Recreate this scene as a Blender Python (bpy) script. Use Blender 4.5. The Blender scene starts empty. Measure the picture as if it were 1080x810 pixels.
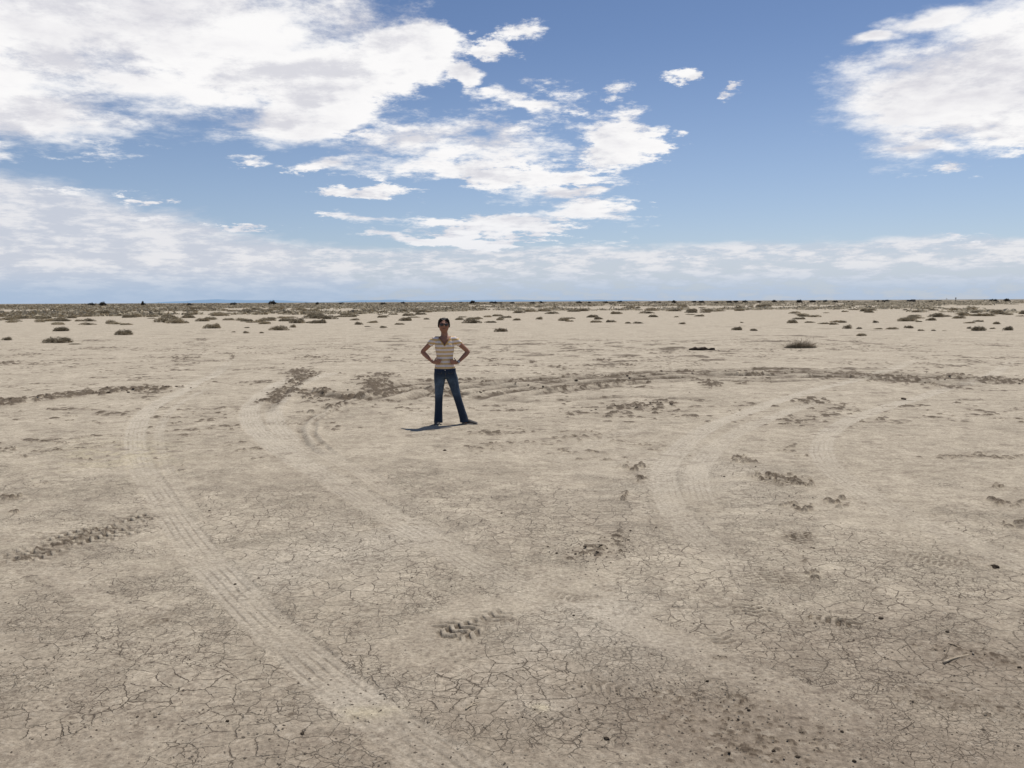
import bpy, bmesh, math, random
import numpy as np
from mathutils import Vector, Matrix, Euler

random.seed(7); RS = np.random.RandomState(11)
scene = bpy.context.scene
COL = scene.collection
R = math.radians

# ------------------------------------------------------------------ camera
CH = 1.88                       # eye height
F = 905.0                       # focal length in photo pixels (1080 wide)
PITCH = math.atan((405 - 318.0) / F)
cam_d = bpy.data.cameras.new('camera'); cam = bpy.data.objects.new('camera', cam_d); COL.objects.link(cam)
cam.location = (0, 0, CH)
MR = Matrix.Rotation(math.pi/2 - PITCH, 3, 'X') @ Matrix.Rotation(R(-0.265), 3, 'Z')
cam.rotation_euler = MR.to_euler()
cam_d.sensor_fit = 'HORIZONTAL'; cam_d.angle = 2*math.atan(540/F)
cam_d.clip_start = 0.05; cam_d.clip_end = 120000
scene.camera = cam

def ray(px, py):
    return MR @ Vector(((px-540)/F, -(py-405)/F, -1))
def at(px, py, z=0.0):
    d = ray(px, py); t = (z-CH)/d.z
    return Vector((d.x*t, d.y*t, z))
def dist_px(p):                 # metres per photo pixel at p
    return max((MR.transposed() @ (Vector(p)-Vector((0,0,CH)))).z*-1, .1)/F

# ------------------------------------------------------------------ helpers
def tag(o, label=None, cat=None, group=None, kind=None):
    if label: o['label'] = label
    if cat: o['category'] = cat
    if group: o['group'] = group
    if kind: o['kind'] = kind
    return o
def empty(name, loc=(0,0,0), rz=0):
    o = bpy.data.objects.new(name, None); COL.objects.link(o)
    o.empty_display_size = .1
    o.location = loc; o.rotation_euler = (0,0,rz); return o
def mesh_obj(name, me, mat=None, parent=None):
    o = bpy.data.objects.new(name, me); COL.objects.link(o)
    if mat:
        me.materials.clear(); me.materials.append(mat)
    if parent: o.parent = parent
    return o
def bm_mesh(name, bm, smooth=True):
    me = bpy.data.meshes.new(name); bm.normal_update(); bm.to_mesh(me); bm.free()
    if smooth: me.polygons.foreach_set('use_smooth', [True]*len(me.polygons))
    return me
def pydata(name, v, f, smooth=False):
    me = bpy.data.meshes.new(name); me.from_pydata(v, [], f); me.update()
    if smooth: me.polygons.foreach_set('use_smooth', [True]*len(me.polygons))
    return me

class NT:
    """small node-tree writer"""
    def __init__(s, tree): s.t = tree; s.n = tree.nodes; s.l = tree.links
    def node(s, typ, ins=None, **kw):
        n = s.n.new(typ)
        for k, v in kw.items(): setattr(n, k, v)
        for k, v in (ins or {}).items(): s.put(n.inputs[k], v)
        return n
    def put(s, sock, v):
        if isinstance(v, bpy.types.NodeSocket): s.l.new(v, sock)
        elif isinstance(v, bpy.types.Node): s.l.new(v.outputs[0], sock)
        else: sock.default_value = v
    def m(s, op, a, b=None, c=None, clamp=False):
        n = s.n.new('ShaderNodeMath'); n.operation = op; n.use_clamp = clamp
        for i, v in enumerate((a, b, c)):
            if v is not None: s.put(n.inputs[i], v)
        return n.outputs[0]
    def v(s, op, a, b=None, scale=None):
        n = s.n.new('ShaderNodeVectorMath'); n.operation = op
        s.put(n.inputs[0], a)
        if b is not None: s.put(n.inputs[1], b)
        if scale is not None: s.put(n.inputs[3], scale)
        return n.outputs[1] if op in ('LENGTH', 'DOT_PRODUCT', 'DISTANCE') else n.outputs[0]
    def rng(s, x, a, b, c=0.0, d=1.0, smooth=True):
        n = s.n.new('ShaderNodeMapRange'); n.interpolation_type = 'SMOOTHSTEP' if smooth else 'LINEAR'
        for i, v in enumerate((x, a, b, c, d)): s.put(n.inputs[i], v)
        return n.outputs[0]
    def noise(s, vec, scale, detail=4, rough=.55, dist=0, dim='3D', out=0):
        n = s.n.new('ShaderNodeTexNoise'); n.noise_dimensions = dim
        s.put(n.inputs['Vector'], vec)
        n.inputs['Scale'].default_value = scale; n.inputs['Detail'].default_value = detail
        n.inputs['Roughness'].default_value = rough; n.inputs['Distortion'].default_value = dist
        return n.outputs[out]
    def mix(s, f, a, b, blend='MIX'):
        n = s.n.new('ShaderNodeMix'); n.data_type = 'RGBA'; n.blend_type = blend
        s.put(n.inputs[0], f)
        for i, v in ((6, a), (7, b)):
            if isinstance(v, tuple) and len(v) == 3: v = (*v, 1)
            s.put(n.inputs[i], v)
        return n.outputs[2]
def new_mat(name, rough=.9, spec=.2):
    m = bpy.data.materials.new(name); m.use_nodes = True
    nt = NT(m.node_tree); nt.b = m.node_tree.nodes['Principled BSDF']
    nt.b.inputs['Roughness'].default_value = rough
    nt.b.inputs['Specular IOR Level'].default_value = spec
    return m, nt
def noisy_mat(name, c1, c2, scale=20, rough=.9, spec=.2, bump=0, bscale=None, rnd=0, detail=4):
    m, nt = new_mat(name, rough, spec)
    tc = nt.node('ShaderNodeTexCoord').outputs['Object']
    f = nt.rng(nt.noise(tc, scale, detail), .35, .65)
    c = nt.mix(f, c1, c2)
    if rnd:
        r = nt.node('ShaderNodeObjectInfo').outputs['Random']
        h = nt.node('ShaderNodeHueSaturation', {'Value': nt.rng(r, 0, 1, 1-rnd, 1+rnd, False), 'Color': c})
        h.inputs['Hue'].default_value = .5
        c = h.outputs[0]
    nt.put(nt.b.inputs['Base Color'], c)
    if bump:
        bn = nt.node('ShaderNodeBump', {'Height': nt.noise(tc, bscale or scale*2, 6), 'Strength': 1.0, 'Distance': bump})
        nt.put(nt.b.inputs['Normal'], bn.outputs[0])
    return m

# ------------------------------------------------------------------ numpy noise
def perlin(x, y, seed=0):
    x = np.asarray(x, np.float64); y = np.asarray(y, np.float64)
    xi = np.floor(x).astype(np.int64); yi = np.floor(y).astype(np.int64)
    xf = (x-xi).astype(np.float32); yf = (y-yi).astype(np.float32)
    u = xf*xf*xf*(xf*(xf*6-15)+10); w = yf*yf*yf*(yf*(yf*6-15)+10)
    def g(ix, iy, dx, dy):
        h = (ix*374761393 + iy*668265263 + seed*974634777) & 0xffffffff
        h = ((h ^ (h >> 13))*1274126177) & 0xffffffff
        h = (h ^ (h >> 16)) & 0xffff
        a = h.astype(np.float32)*(2*np.pi/65536)
        return np.cos(a)*dx + np.sin(a)*dy
    n00 = g(xi, yi, xf, yf); n10 = g(xi+1, yi, xf-1, yf)
    n01 = g(xi, yi+1, xf, yf-1); n11 = g(xi+1, yi+1, xf-1, yf-1)
    a = n00+u*(n10-n00); b = n01+u*(n11-n01)
    return (a+w*(b-a))*1.5
def fbm(x, y, octv=4, seed=0, gain=.5):
    s = 0; a = 1; t = 0
    for i in range(octv):
        s = s + a*perlin(x*2**i, y*2**i, seed+i*17); t += a; a *= gain
    return s/t
def worley(x, y, seed=0):
    xi = np.floor(x).astype(np.int64); yi = np.floor(y).astype(np.int64)
    best = np.full(x.shape, 9., np.float32); rnd = np.zeros(x.shape, np.float32)
    for ox in (-1, 0, 1):
        for oy in (-1, 0, 1):
            cx = xi+ox; cy = yi+oy
            h = (cx*374761393 + cy*668265263 + seed*974634777) & 0xffffffff
            h = ((h ^ (h >> 13))*1274126177) & 0xffffffff; h = h ^ (h >> 16)
            px = cx + (h & 1023)/1023.; py = cy + ((h >> 10) & 1023)/1023.
            d = np.hypot(x-px, y-py).astype(np.float32); m = d < best
            best = np.where(m, d, best); rnd = np.where(m, ((h >> 20) & 1023)/1023., rnd)
    return best, rnd.astype(np.float32)
def sstep(a, b, x):
    t = np.clip((x-a)/(b-a), 0, 1); return t*t*(3-2*t)

# ------------------------------------------------------------------ GROUND
dense = np.arange(R(-41), R(41), 0.00118)
TH = np.concatenate([np.linspace(-np.pi, R(-41), 60)[:-1], dense, np.linspace(R(41), np.pi, 60)[:-1]])
rr = [0.35, 0.8, 1.2, 1.6]
while rr[-1] < 60: rr.append(rr[-1]*1.0030)
while rr[-1] < 60000: rr.append(rr[-1]*1.03)
RR = np.array(rr)
NR, NTH = len(RR), len(TH)
X = (RR[:, None]*np.sin(TH)[None, :]); Y = (RR[:, None]*np.cos(TH)[None, :])
RG = np.repeat(RR[:, None], NTH, 1)
near = sstep(70, 35, RG).astype(np.float32)

def catmull(pts, n=10):
    P = [pts[0]*2-pts[1]] + pts + [pts[-1]*2-pts[-2]]; out = []
    for i in range(1, len(P)-2):
        for k in range(n):
            t = k/n; a, b, c, d = P[i-1], P[i], P[i+1], P[i+2]
            out.append(.5*((2*b)+(c-a)*t+(2*a-5*b+4*c-d)*t*t+(3*b-a-3*c+d)*t**3))
    out.append(P[-2]); return out
def curve_field(pxs, reach, n=8, off=0.0):
    """signed lateral distance and arclength for a curve given by points of the ground"""
    pts = catmull([at(*p).to_2d() for p in pxs], n)
    if off:
        q = []
        for i, p in enumerate(pts):
            a = pts[max(i-1, 0)]; b = pts[min(i+1, len(pts)-1)]; t = (b-a).normalized()
            q.append(p + Vector((-t.y, t.x))*off)
        pts = q
    D = np.full(X.shape, 9., np.float32); S = np.zeros(X.shape, np.float32); s0 = 0
    for a, b in zip(pts[:-1], pts[1:]):
        L = (b-a).length
        if L < 1e-5: continue
        ts = [math.atan2(p.x, p.y) for p in (a, b)]; rs = [a.length, b.length]
        if min(rs) < 1.8: s0 += L; continue
        r0, r1 = min(rs)-reach-.15*L, max(rs)+reach; tp = reach/min(rs)*1.3
        i0, i1 = np.searchsorted(RR, [r0, r1]); j0, j1 = np.searchsorted(TH, [min(ts)-tp, max(ts)+tp])
        if i1 <= i0 or j1 <= j0: s0 += L; continue
        x = X[i0:i1, j0:j1]-a.x; y = Y[i0:i1, j0:j1]-a.y
        tx, ty = (b.x-a.x)/L, (b.y-a.y)/L
        u = x*tx+y*ty; uc = np.clip(u, 0, L)
        dx = x-uc*tx; dy = y-uc*ty
        d = np.sqrt(dx*dx+dy*dy); sg = np.where(-ty*x+tx*y >= 0, 1, -1)
        Dv = D[i0:i1, j0:j1]; Sv = S[i0:i1, j0:j1]
        m = d < np.abs(Dv)
        Dv[m] = (d*sg)[m]; Sv[m] = (s0+uc)[m]
        s0 += L
    return D, S, s0

H = np.zeros(X.shape, np.float32)
CR = np.zeros_like(H); LT = np.zeros_like(H); DK = np.zeros_like(H); YL = np.zeros_like(H)
n_big = fbm(X/3.1, Y/3.1, 3, 1); n_mid = fbm(X/.7, Y/.7, 3, 9); n_s = fbm(X/.16, Y/.16, 3, 23)
n_f = fbm(X/.045, Y/.045, 2, 31)
P_A = fbm(X/.8, Y/.8, 2, 201); P_B = fbm(X/1.1, Y/1.1, 3, 211)
n_r = fbm(X/.35, Y/.35, 4, 221, .65)
ruf = .35+.65*sstep(-.15, .35, fbm(X/2.2, Y/2.2, 3, 231))
H += near*(.020*n_big + .011*n_mid + .007*n_s*ruf + .010*n_r*ruf + .0028*n_f*ruf*sstep(12, 6, RG))

# cracked zones ----------------------------------------------------
def blob(px, py, rx, ry, ang=0):
    c = at(px, py); k = dist_px(c)*1.0
    a = at(px, py-ry); b = at(px, py+ry); ly = abs(a.y-b.y)/2; lx = rx*k
    # keep the patch direction along the line of sight
    ct, st = math.cos(R(ang)), math.sin(R(ang))
    x = X-c.x; y = Y-c.y
    th = math.atan2(c.x, c.y); xx = x*math.cos(th)-y*math.sin(th); yy = x*math.sin(th)+y*math.cos(th)
    u = (xx/lx); w = (yy/ly)
    uu = u*ct+w*st; ww = -u*st+w*ct
    return uu*uu+ww*ww if ang == 0 else np.square(uu)+np.square(ww)
def soft(q, e=0.0): return np.exp(-q*1.2)
for c in [(620,680,130,45),(400,570,110,40),(300,600,110,60),(560,560,90,40),(250,700,130,60),(640,730,120,40),
          (120,640,110,60),(820,560,120,60),(700,520,60,40),(880,620,120,60),(330,690,90,60),(480,620,120,40),
          (60,500,100,40),(960,560,120,50),(720,720,60,30),(420,770,120,30),(220,550,70,30),(560,690,120,50),(700,690,80,30),(330,630,90,50),(450,540,90,40),(860,560,140,60),(200,620,90,50),(100,700,100,50),(1000,660,80,50)]:
    CR += soft(blob(*c))*(1.1 if c[1] < 760 else .8)
CR = CR*sstep(-.45, .1, n_big+.5*n_mid) + .38*sstep(-.3, .3, n_mid+n_big)
CR = np.clip(CR, 0, 1)*sstep(30, 12, RG)
for c in [(610,690,110,40),(400,565,80,28),(380,740,60,25),(570,745,30,12),(650,640,90,30),(300,600,90,30),(720,500,100,40)]:
    LT += .75*soft(blob(*c))*sstep(-.5, .2, n_mid)
for c in [(385,752,34,8),(572,747,12,5),(120,480,60,20)]:
    YL += soft(blob(*c))*sstep(-.2, .25, n_s+n_mid)

# tyre tracks --------------------------------------------------------
def groove(pxs, hw=.13, depth=.011, light=.7, lines=5, fade=(0, 0), dark=0., lug=0, off=0, berm=.35, lt_noise=1, seed=3):
    global H, LT, DK, CR
    D, S, L = curve_field(pxs, hw*2.6, off=off)
    m = sstep(hw*1.25, hw*.75, np.abs(D+.025*n_s+.02*n_mid))
    f = np.ones_like(m)
    if fade[0]: f *= sstep(0, fade[0], S)
    if fade[1]: f *= sstep(L, L-fade[1], S)
    patch = .10+.90*sstep(-.15, .45, P_A if seed % 2 else P_B)
    m = m*f
    H += -depth*.7*m*(.5+.5*patch)
    bm_ = np.exp(-((np.abs(D)-hw*1.22)/(hw*.18))**2)*f*sstep(9, 2, np.abs(D)*10)
    H += depth*berm*bm_*(.5+n_s)
    ph = D/hw*lines*np.pi/1.0
    st = sstep(.55, .95, -np.cos(ph)+.5*n_s+.35*n_f)
    H += -depth*.22*st*m*patch*sstep(18, 8, RG)
    LT += light*(.70+1.1*sstep(8, 15, RG))*m*sstep(34, 21, RG)*(1-.6*st)*(.6+.4*patch)
    DK += (.02+.34*patch)*st*m*light*sstep(22, 7, RG)
    CR *= 1-.85*m
    if lug:
        lg = np.clip(np.sin(S*2*np.pi/lug+np.abs(D)*35)*2, -1, 1)
        H += depth*.35*lg*m*patch; DK += .22*np.clip(-lg, 0, 1)*m*patch
    if dark: DK += dark*m*patch
    return D, S, m

A = [(262,352),(238,385),(205,405),(160,430),(143,455),(148,490),(172,530),(208,580),(254,630),(308,682),(378,740),(450,792),(520,840)]
groove(A, .145, .012, .80, 5, fade=(6, 0), off=0)
groove([(x+26, y-2) for x, y in A[2:8]], .06, .006, .45, 2, fade=(3, 2))
B = [(330,392),(296,404),(268,425),(264,443),(282,465),(325,492),(380,525),(440,560),(510,600),(590,640),(690,682),(800,735),(900,790)]
groove(B[:12], .16, .010, .95, 6, fade=(1, 3.5))
groove([(x+26,y) for x, y in B[:6]], .14, .008, .8, 4, fade=(1, 2))
C = [(395,412),(362,427),(335,440),(326,452),(330,466),(352,482),(385,500),(430,530),(500,572),(600,610)]
groove(C, .12, .012, .45, 4, fade=(1, 4), dark=.05)
groove([(450,430),(437,440),(436,450),(448,462)], .15, .008, .3, 3, fade=(1,1))
Dd = [(1010,345),(985,368),(968,378),(925,395),(862,410),(800,430),(745,452),(712,478),(700,502),(712,540),(752,580),(815,625),(900,680),(1010,745),(1100,800)]
groove(Dd[:13], .15, .012, .85, 5, fade=(8, 3.2))
groove([(x+34,y+3) for x, y in Dd[4:10]], .14, .010, .6, 5, fade=(3, 1.2))
E = [(1075,372),(1045,396),(985,414),(920,434),(880,452),(866,472),(880,496),(930,530),(1000,562),(1090,600)]
groove(E, .15, .011, .75, 5, fade=(5, 0))
groove([(40,590),(75,615),(120,640),(180,660)], .10, .005, .25, 4, fade=(.4, .6))
groove([(540,575),(600,618),(680,662),(760,700),(860,742),(960,800)], .15, .005, .35, 6, fade=(1, .4))
groove([(590,500),(600,480),(640,462),(700,445)], .12, .005, .3, 4, fade=(1,1))
groove([(60,800),(150,780),(230,770)], .05, .006, .1, 2, fade=(.2,.4), dark=.2)
groove([(945,421.5),(1000,421.8),(1095,422.5)], .035, .03, 0, 1, dark=.75, berm=.1)
groove([(240,627),(262,620),(290,618)], .04, .012, .1, 2, fade=(.1,.2), dark=.3)
groove([(690,640),(740,641),(790,640)], .02, .008, .1, 1, fade=(.1,.2), dark=.3)
groove([(935,580),(965,588),(1005,597),(1040,606)], .10, .008, .2, 4, fade=(.3,.3), dark=.25)
groove([(0,485),(60,470),(120,462)], .05, .012, .1, 1, fade=(.1,.3), dark=.3)
groove([(760,440),(850,448),(960,450),(1080,446)], .05, .008, .1, 1, fade=(2,.3), dark=.15)

# clods thrown up along the turning arcs --------------------------------
fr_ = sstep(8, 20, RG)
cl_a = fbm(X/.10, Y/.10, 3, 41)*(1-fr_)+fbm(X/.30, Y/.30, 4, 43, .65)*fr_; cl_b = fbm(X/.045, Y/.045, 2, 47); cl_c = fbm(X/.45, Y/.45, 2, 53)
far_soft = sstep(60, 20, RG)
w1, r1 = worley(X/.085+.5*n_s, Y/.085, 5); w2, r2 = worley(X/.13+.4*n_mid, Y/.19, 6)
w0, r0 = worley(X/.034+.5*n_s, Y/.034, 8)
farw = (RG > 12.5+2*cl_c); nearw = (RG < 5.3+1.0*cl_c)
WF = np.where(farw, w2, np.where(nearw, w0, w1)); WR_ = np.where(farw, r2, np.where(nearw, r0, r1))
dome = np.sqrt(np.clip(1-(WF/(.30+.28*np.abs(np.sin(WR_*37))))**2, 0, 1))
CLH = np.zeros_like(H); CLD = np.zeros_like(H)
def clods(mask, amp=.035, dk=.8):
    global CLH, CLD, LT, CR
    amp = min(amp, .055)*np.where(nearw, .45, 1.0)
    mk = mask*(.75+.5*sstep(-.4, .4, cl_a))
    pres = sstep(WR_*.85+.06, WR_*.85+.16, mk)
    CLH = np.maximum(CLH, amp*(dome*pres*(.35+.65*np.abs(np.sin(WR_*91)))*(1+.35*cl_b) + .30*mk*(.6+cl_a))*near)
    CLD = np.maximum(CLD, dk*(pres*sstep(.0, .35, dome)*(.50+.45*np.abs(np.sin(WR_*57))) + .48*mk*sstep(-.35, .15, cl_a)))
    LT *= 1-.5*np.clip(mk, 0, 1); CR *= 1-np.clip(mk*1.3, 0, 1)
def ridge(pxs, hw, amp=.04, dk=.8, fade=(0, 0), brk=.5, seed=5, off=0):
    hw = hw*(2.7 if pxs[0][1] < 450 else 1.2); amp *= 1.9 if pxs[0][1] < 450 else 1.2
    D, S, L = curve_field(pxs, hw*3, off=off)
    f = np.ones_like(D)
    if fade[0]: f *= sstep(0, fade[0], S)
    if fade[1]: f *= sstep(L, L-fade[1], S)
    nz = sstep(brk-1.0, brk-.3, P_B if seed % 2 else P_A)
    clods(np.exp(-(D/hw)**2)*f*nz, amp, dk)
ridge([(-5,426),(40,421),(62,418),(100,415),(118,412),(150,411),(200,408)], .17, .055, 1.2, (0,1), .2)
ridge([(200,408),(235,403)], .10, .02, .5, (0,1), .8)
ridge([(398,416),(440,414),(470,416)], .12, .05, .9, (0, 0), .5, 7)
ridge([(345,424),(380,417),(420,409),(470,405),(540,403),(600,400),(660,397),(720,393),(780,392.5),(850,394),(915,395.5),(985,399),(1085,405)], .075, .03, .85, (1, 0), .55, 8)
ridge([(488,424),(540,414),(600,408),(660,402),(740,398.5),(800,400),(880,398)], .07, .02, .7, (1, 3), .7, 9)
ridge([(550,416),(580,411),(640,406),(700,402)], .10, .03, .7, (1, 1), .65, 10)
ridge([(500,420),(560,424),(660,419),(720,421),(770,419)], .06, .012, .5, (1, 2), .8, 11)
ridge([(400,425),(440,422),(500,424)], .04, .012, .5, (.4, 1), .7, 12)
ridge([(325,396),(312,403),(300,410),(285,422),(276,432)], .10, .05, .95, (0, .8), .45, 13)
ridge([(318,413),(335,417),(350,420),(368,420)], .14, .05, .95, (0, .6), .4, 14)
ridge([(326,436),(345,431),(368,424),(385,419)], .07, .03, .8, (.1, 0), .5, 15)
ridge([(940,398),(1000,397),(1040,400),(1085,403)], .3, .05, .7, (1, 0), .75, 16)
ridge([(-8,604),(25,590),(60,577),(110,558)], .10, .02, .85, (0,0), .6, 17)
ridge([(690,457),(640,462),(600,470)], .05, .02, .4, (1,1), .8, 18)
def rut(pxs, hw, dk, dep=.02, fade=(1, 1), off=0):
    global H, DK, LT
    D, S, L = curve_field(pxs, hw*3+.1, off=off)
    D = D+.05*n_mid+.03*n_s
    f = sstep(0, fade[0], S)*sstep(L, L-fade[1], S)
    m = np.exp(-(D/hw)**2)*f*(.35+.65*sstep(-.3, .3, cl_c))
    H += -dep*m*near + dep*1.3*np.exp(-((D-hw*1.8)/hw)**2)*f*near
    DK += dk*m  # painted dark line stands in for the ridge's shaded side
arcO = [(345,424),(380,417),(420,409),(470,405),(540,403),(600,400),(660,397),(720,393),(780,392.5),(850,394),(915,395.5),(985,399),(1085,405)]
arcI = [(488,424),(540,414),(600,408),(660,402),(740,398.5),(800,400),(880,398),(960,402)]
for o_, d_ in ((0, 1.3), (-.6, .7), (.55, .6), (-1.2, .45)): rut(arcO, .24 if o_ == 0 else .18, d_, .035, (1, 1), o_)
for o_, d_ in ((0, 1.1), (.7, .7), (-.6, .6), (1.3, .4)): rut(arcI, .20 if o_ == 0 else .16, d_, .03, (1, 3), o_)
rut([(500,420),(560,424),(660,419),(720,421),(770,419)], .10, .45, .02)
rut([(395,412),(362,427),(335,440),(326,452),(330,466),(352,482)], .06, .6, .02, (.2, 1.5), -.12)
rut([(395,412),(362,427),(335,440),(326,452),(330,466),(352,482)], .04, .4, .015, (.2, 1.5), .06)
rut([(330,394),(312,403),(300,410),(285,422),(268,440)], .12, .6, .03, (0.1, 1), .1)
rut([(320,413),(345,419),(375,421),(400,420)], .12, .7, .04, (.2, .3))
rut([(440,411),(475,416),(500,418)], .10, .8, .04, (.2, .3))
for c in [(395,407,14,9,1.1),(315,393,16,4,1),(404,396,12,2.5,.9),(625,582,26,7,.9),(640,572,20,14,.55),(667,493,11,4,.9),(674,507,8,4,.75),(657,524,5,4,.7),
          (665,430,36,5,.75),(700,425,20,3,.6),(750,405,12,4,.95),(780,404,14,2.5,.6),(808,401,5,3,.8),(855,423,18,4,.7),(950,401,30,3.5,.9),(926,398,20,3,.9),
          (1000,408,26,3,.6),(1050,402,30,4,.8),(1070,403,20,3,.8),(820,504,26,5,.85),(835,509,18,4,.8),(780,484,14,4,.6),(790,487,12,4,.5),
          (840,534,16,7,.6),(884,528,12,6,.55),(842,568,20,10,.55),(864,606,12,6,.65),(845,592,14,5,.5),(1065,530,24,5,.6),(1070,552,24,6,.6),(1055,515,16,4,.6),
          (1050,697,40,8,.75),(1010,690,40,8,.45),(730,760,60,14,.45),(800,780,80,30,.5),(760,740,60,14,.4),(1000,740,80,16,.38),(700,738,30,8,.35),
          (8,525,12,4,.7),(12,540,8,2,.6),(1040,596,12,4,.6),(760,695,10,4,.6),(600,588,12,4,.7),(650,437,20,3,.6),(30,374,20,2,.4),(10,383,12,2,.7),
          (100,359,20,1.6,.5),(110,367,24,1.2,.6),(195,378,16,1.2,.6),(212,358,8,1.4,.6),(330,377,14,1.2,.7),(245,376,4,4,.4),(95,483,20,3,.3),(380,398,10,2,.6),
          (560,382,6,1.4,.7),(635,380,8,1.6,.9),(660,385,12,1.6,.7),(590,388,8,2,.5),(930,600,30,6,.3),(870,655,30,8,.3),(520,380,12,2,.4)]:
    clods(np.clip(c[4]*1.15*np.exp(-blob(*c[:4])), 0, 1.1), .04 if c[1] < 560 else .02, .85)
# random scattered crumb streaks over the playa
sc = sstep(-.2, .2, fbm(X/3.2, Y/2.6, 3, 61))*sstep(.04, .30, fbm(X/.8, Y/.5, 4, 67, .65)+.06)*sstep(8.5, 12, RG)
TRK = np.clip(LT*1.4, 0, 1)
clods(.66*sc*(1-TRK)*sstep(55, 36, RG), .022, .85)
sc2 = sstep(-.1, .35, fbm(X/1.3, Y/1.1, 3, 71))*sstep(.20, .45, fbm(X/.18, Y/.10, 4, 77, .6))*sstep(14, 8, RG)
clods(.6*sc2, .010, .6)
sc3 = sstep(-.1, .2, fbm(X/9, Y/14, 2, 81))*sstep(.16, .34, fbm(X/1.8, Y/1.6, 4, 87, .6))*sstep(20, 26, RG)*sstep(75, 45, RG)
DK += .75*sc3; H += .03*sc3*near

H += CLH; DK = np.maximum(DK, CLD)
# deep tread prints -----------------------------------------------------
def tread(px, py, rx, ry, p2, amp=.014, pitch=.055, dk=.9):
    """lugs printed inside a patch, running towards image point p2"""
    global H, DK, CR
    c = at(px, py); d = (at(*p2)-c).to_2d().normalized()
    q = np.clip(1.25*np.exp(-blob(px, py, rx, ry)), 0, 1)
    u = (X-c.x)*d.x+(Y-c.y)*d.y; w = -(X-c.x)*d.y+(Y-c.y)*d.x
    lug = np.sin(2*np.pi*(u/pitch+np.abs(((w/.16+.15*n_mid) % 1)-.5)*1.6+.25*n_mid+.12*n_s))
    row = np.abs(np.sin(np.pi*(w/.16+.5+.15*n_mid)))
    pat = np.clip(lug*2.2+.9*n_f+.6*n_s, -1, 1)*sstep(.08, .3, row)
    m = q*sstep(.15, .6, q+.5*n_s)
    H += amp*pat*m*.36; DK += 1.15*dk*m*np.clip(.25-pat, 0, 1); CR *= 1-m
tread(484,663,26,10,(520,648), .036, .075, 1.0)
tread(520,650,26,8,(560,632), .014, .075, .5)
tread(95,564,46,10,(160,543), .030, .085, 1.0)
tread(145,547,22,5,(165,541), .024, .085)
tread(35,585,34,8,(90,565), .024, .085, .7)
tread(795,643,26,9,(780,620), .018, .06, .75)
tread(762,676,22,8,(740,660), .014, .055, .5)
tread(884,656,26,6,(920,668), .026, .07, .95)
tread(822,507,24,5,(850,520), .024, .08, .8)
tread(842,566,18,8,(840,540), .016, .07, .7)
tread(815,610,34,10,(790,590), .014, .05, .6)
tread(980,590,40,8,(1020,602), .012, .05, .6)
tread(398,405,14,9,(398,395), .03, .10, .5)
tread(600,628,30,6,(640,640), .010, .05, .4)
tread(350,600,40,8,(380,610), .006, .04, .25)
tread(160,652,30,8,(190,662), .010, .05, .5)
tread(640,725,40,8,(690,735), .008, .05, .4)
tread(300,446,20,3,(330,448), .02, .10, .3)

# brown tint: closer ground is browner, plus damp patches
BROWN = sstep(6.2, 3.0, RG)*.62 + .35*sstep(-.1, .5, n_big)*sstep(14, 5, RG)
for c in [(860,790,220,50,.75),(1040,700,80,40,.4),(900,680,100,40,.25),(40,640,90,60,.3),(60,760,120,50,.25)]:
    BROWN += c[4]*soft(blob(*c[:4]))
BROWN = np.clip(BROWN, 0, 1)
LT = np.clip(LT, 0, 1); DK = np.clip(DK, 0, 1); YL = np.clip(YL, 0, 1)
H[RG < 1.5] = 0; H *= near
Z = H

verts = np.stack([X, Y, Z], -1).reshape(-1, 3).astype(np.float32)
nv = len(verts)
ii, jj = np.meshgrid(np.arange(NR-1), np.arange(NTH), indexing='ij')
j2 = (jj+1) % NTH
quads = np.stack([ii*NTH+jj, ii*NTH+j2, (ii+1)*NTH+j2, (ii+1)*NTH+jj], -1).reshape(-1, 4)[:, ::-1]
me = bpy.data.meshes.new('ground')
nq = len(quads)
me.vertices.add(nv); me.vertices.foreach_set('co', verts.ravel())
cap = np.arange(NTH)
me.loops.add(nq*4+NTH); me.loops.foreach_set('vertex_index', np.concatenate([quads.ravel(), cap[::-1]]).astype(np.int32))
me.polygons.add(nq+1)
me.polygons.foreach_set('loop_start', np.arange(nq+1, dtype=np.int32)*4)
me.polygons.foreach_set('use_smooth', np.ones(nq+1, bool))
me.update(calc_edges=True); me.validate()
LT = LT*.9
ca = me.attributes.new('mask_a', 'FLOAT_COLOR', 'POINT')
ca.data.foreach_set('color', np.stack([CR, LT, DK, BROWN], -1).astype(np.float32).ravel())
cb = me.attributes.new('mask_b', 'FLOAT_COLOR', 'POINT')
cb.data.foreach_set('color', np.stack([YL, YL*0, YL*0, YL*0+1], -1).astype(np.float32).ravel())

def ground_z(x, y):
    r = math.hypot(x, y); t = math.atan2(x, y)
    i = min(int(np.searchsorted(RR, r)), NR-1); j = min(int(np.searchsorted(TH, t)), NTH-1)
    return float(Z[i, j])

gm, nt = new_mat('playa_ground', .95, .12)
pos = nt.node('ShaderNodeNewGeometry').outputs['Position']
fl = nt.v('MULTIPLY', pos, (1, 1, 0))
aA = nt.node('ShaderNodeAttribute', attribute_name='mask_a'); aB = nt.node('ShaderNodeAttribute', attribute_name='mask_b')
sp = nt.node('ShaderNodeSeparateColor', {0: aA.outputs['Color']})
cr, lt, dk, damp = sp.outputs[0], sp.outputs[1], sp.outputs[2], aA.outputs['Alpha']
yl = nt.node('ShaderNodeSeparateColor', {0: aB.outputs['Color']}).outputs[0]
dist = nt.v('LENGTH', fl)
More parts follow.
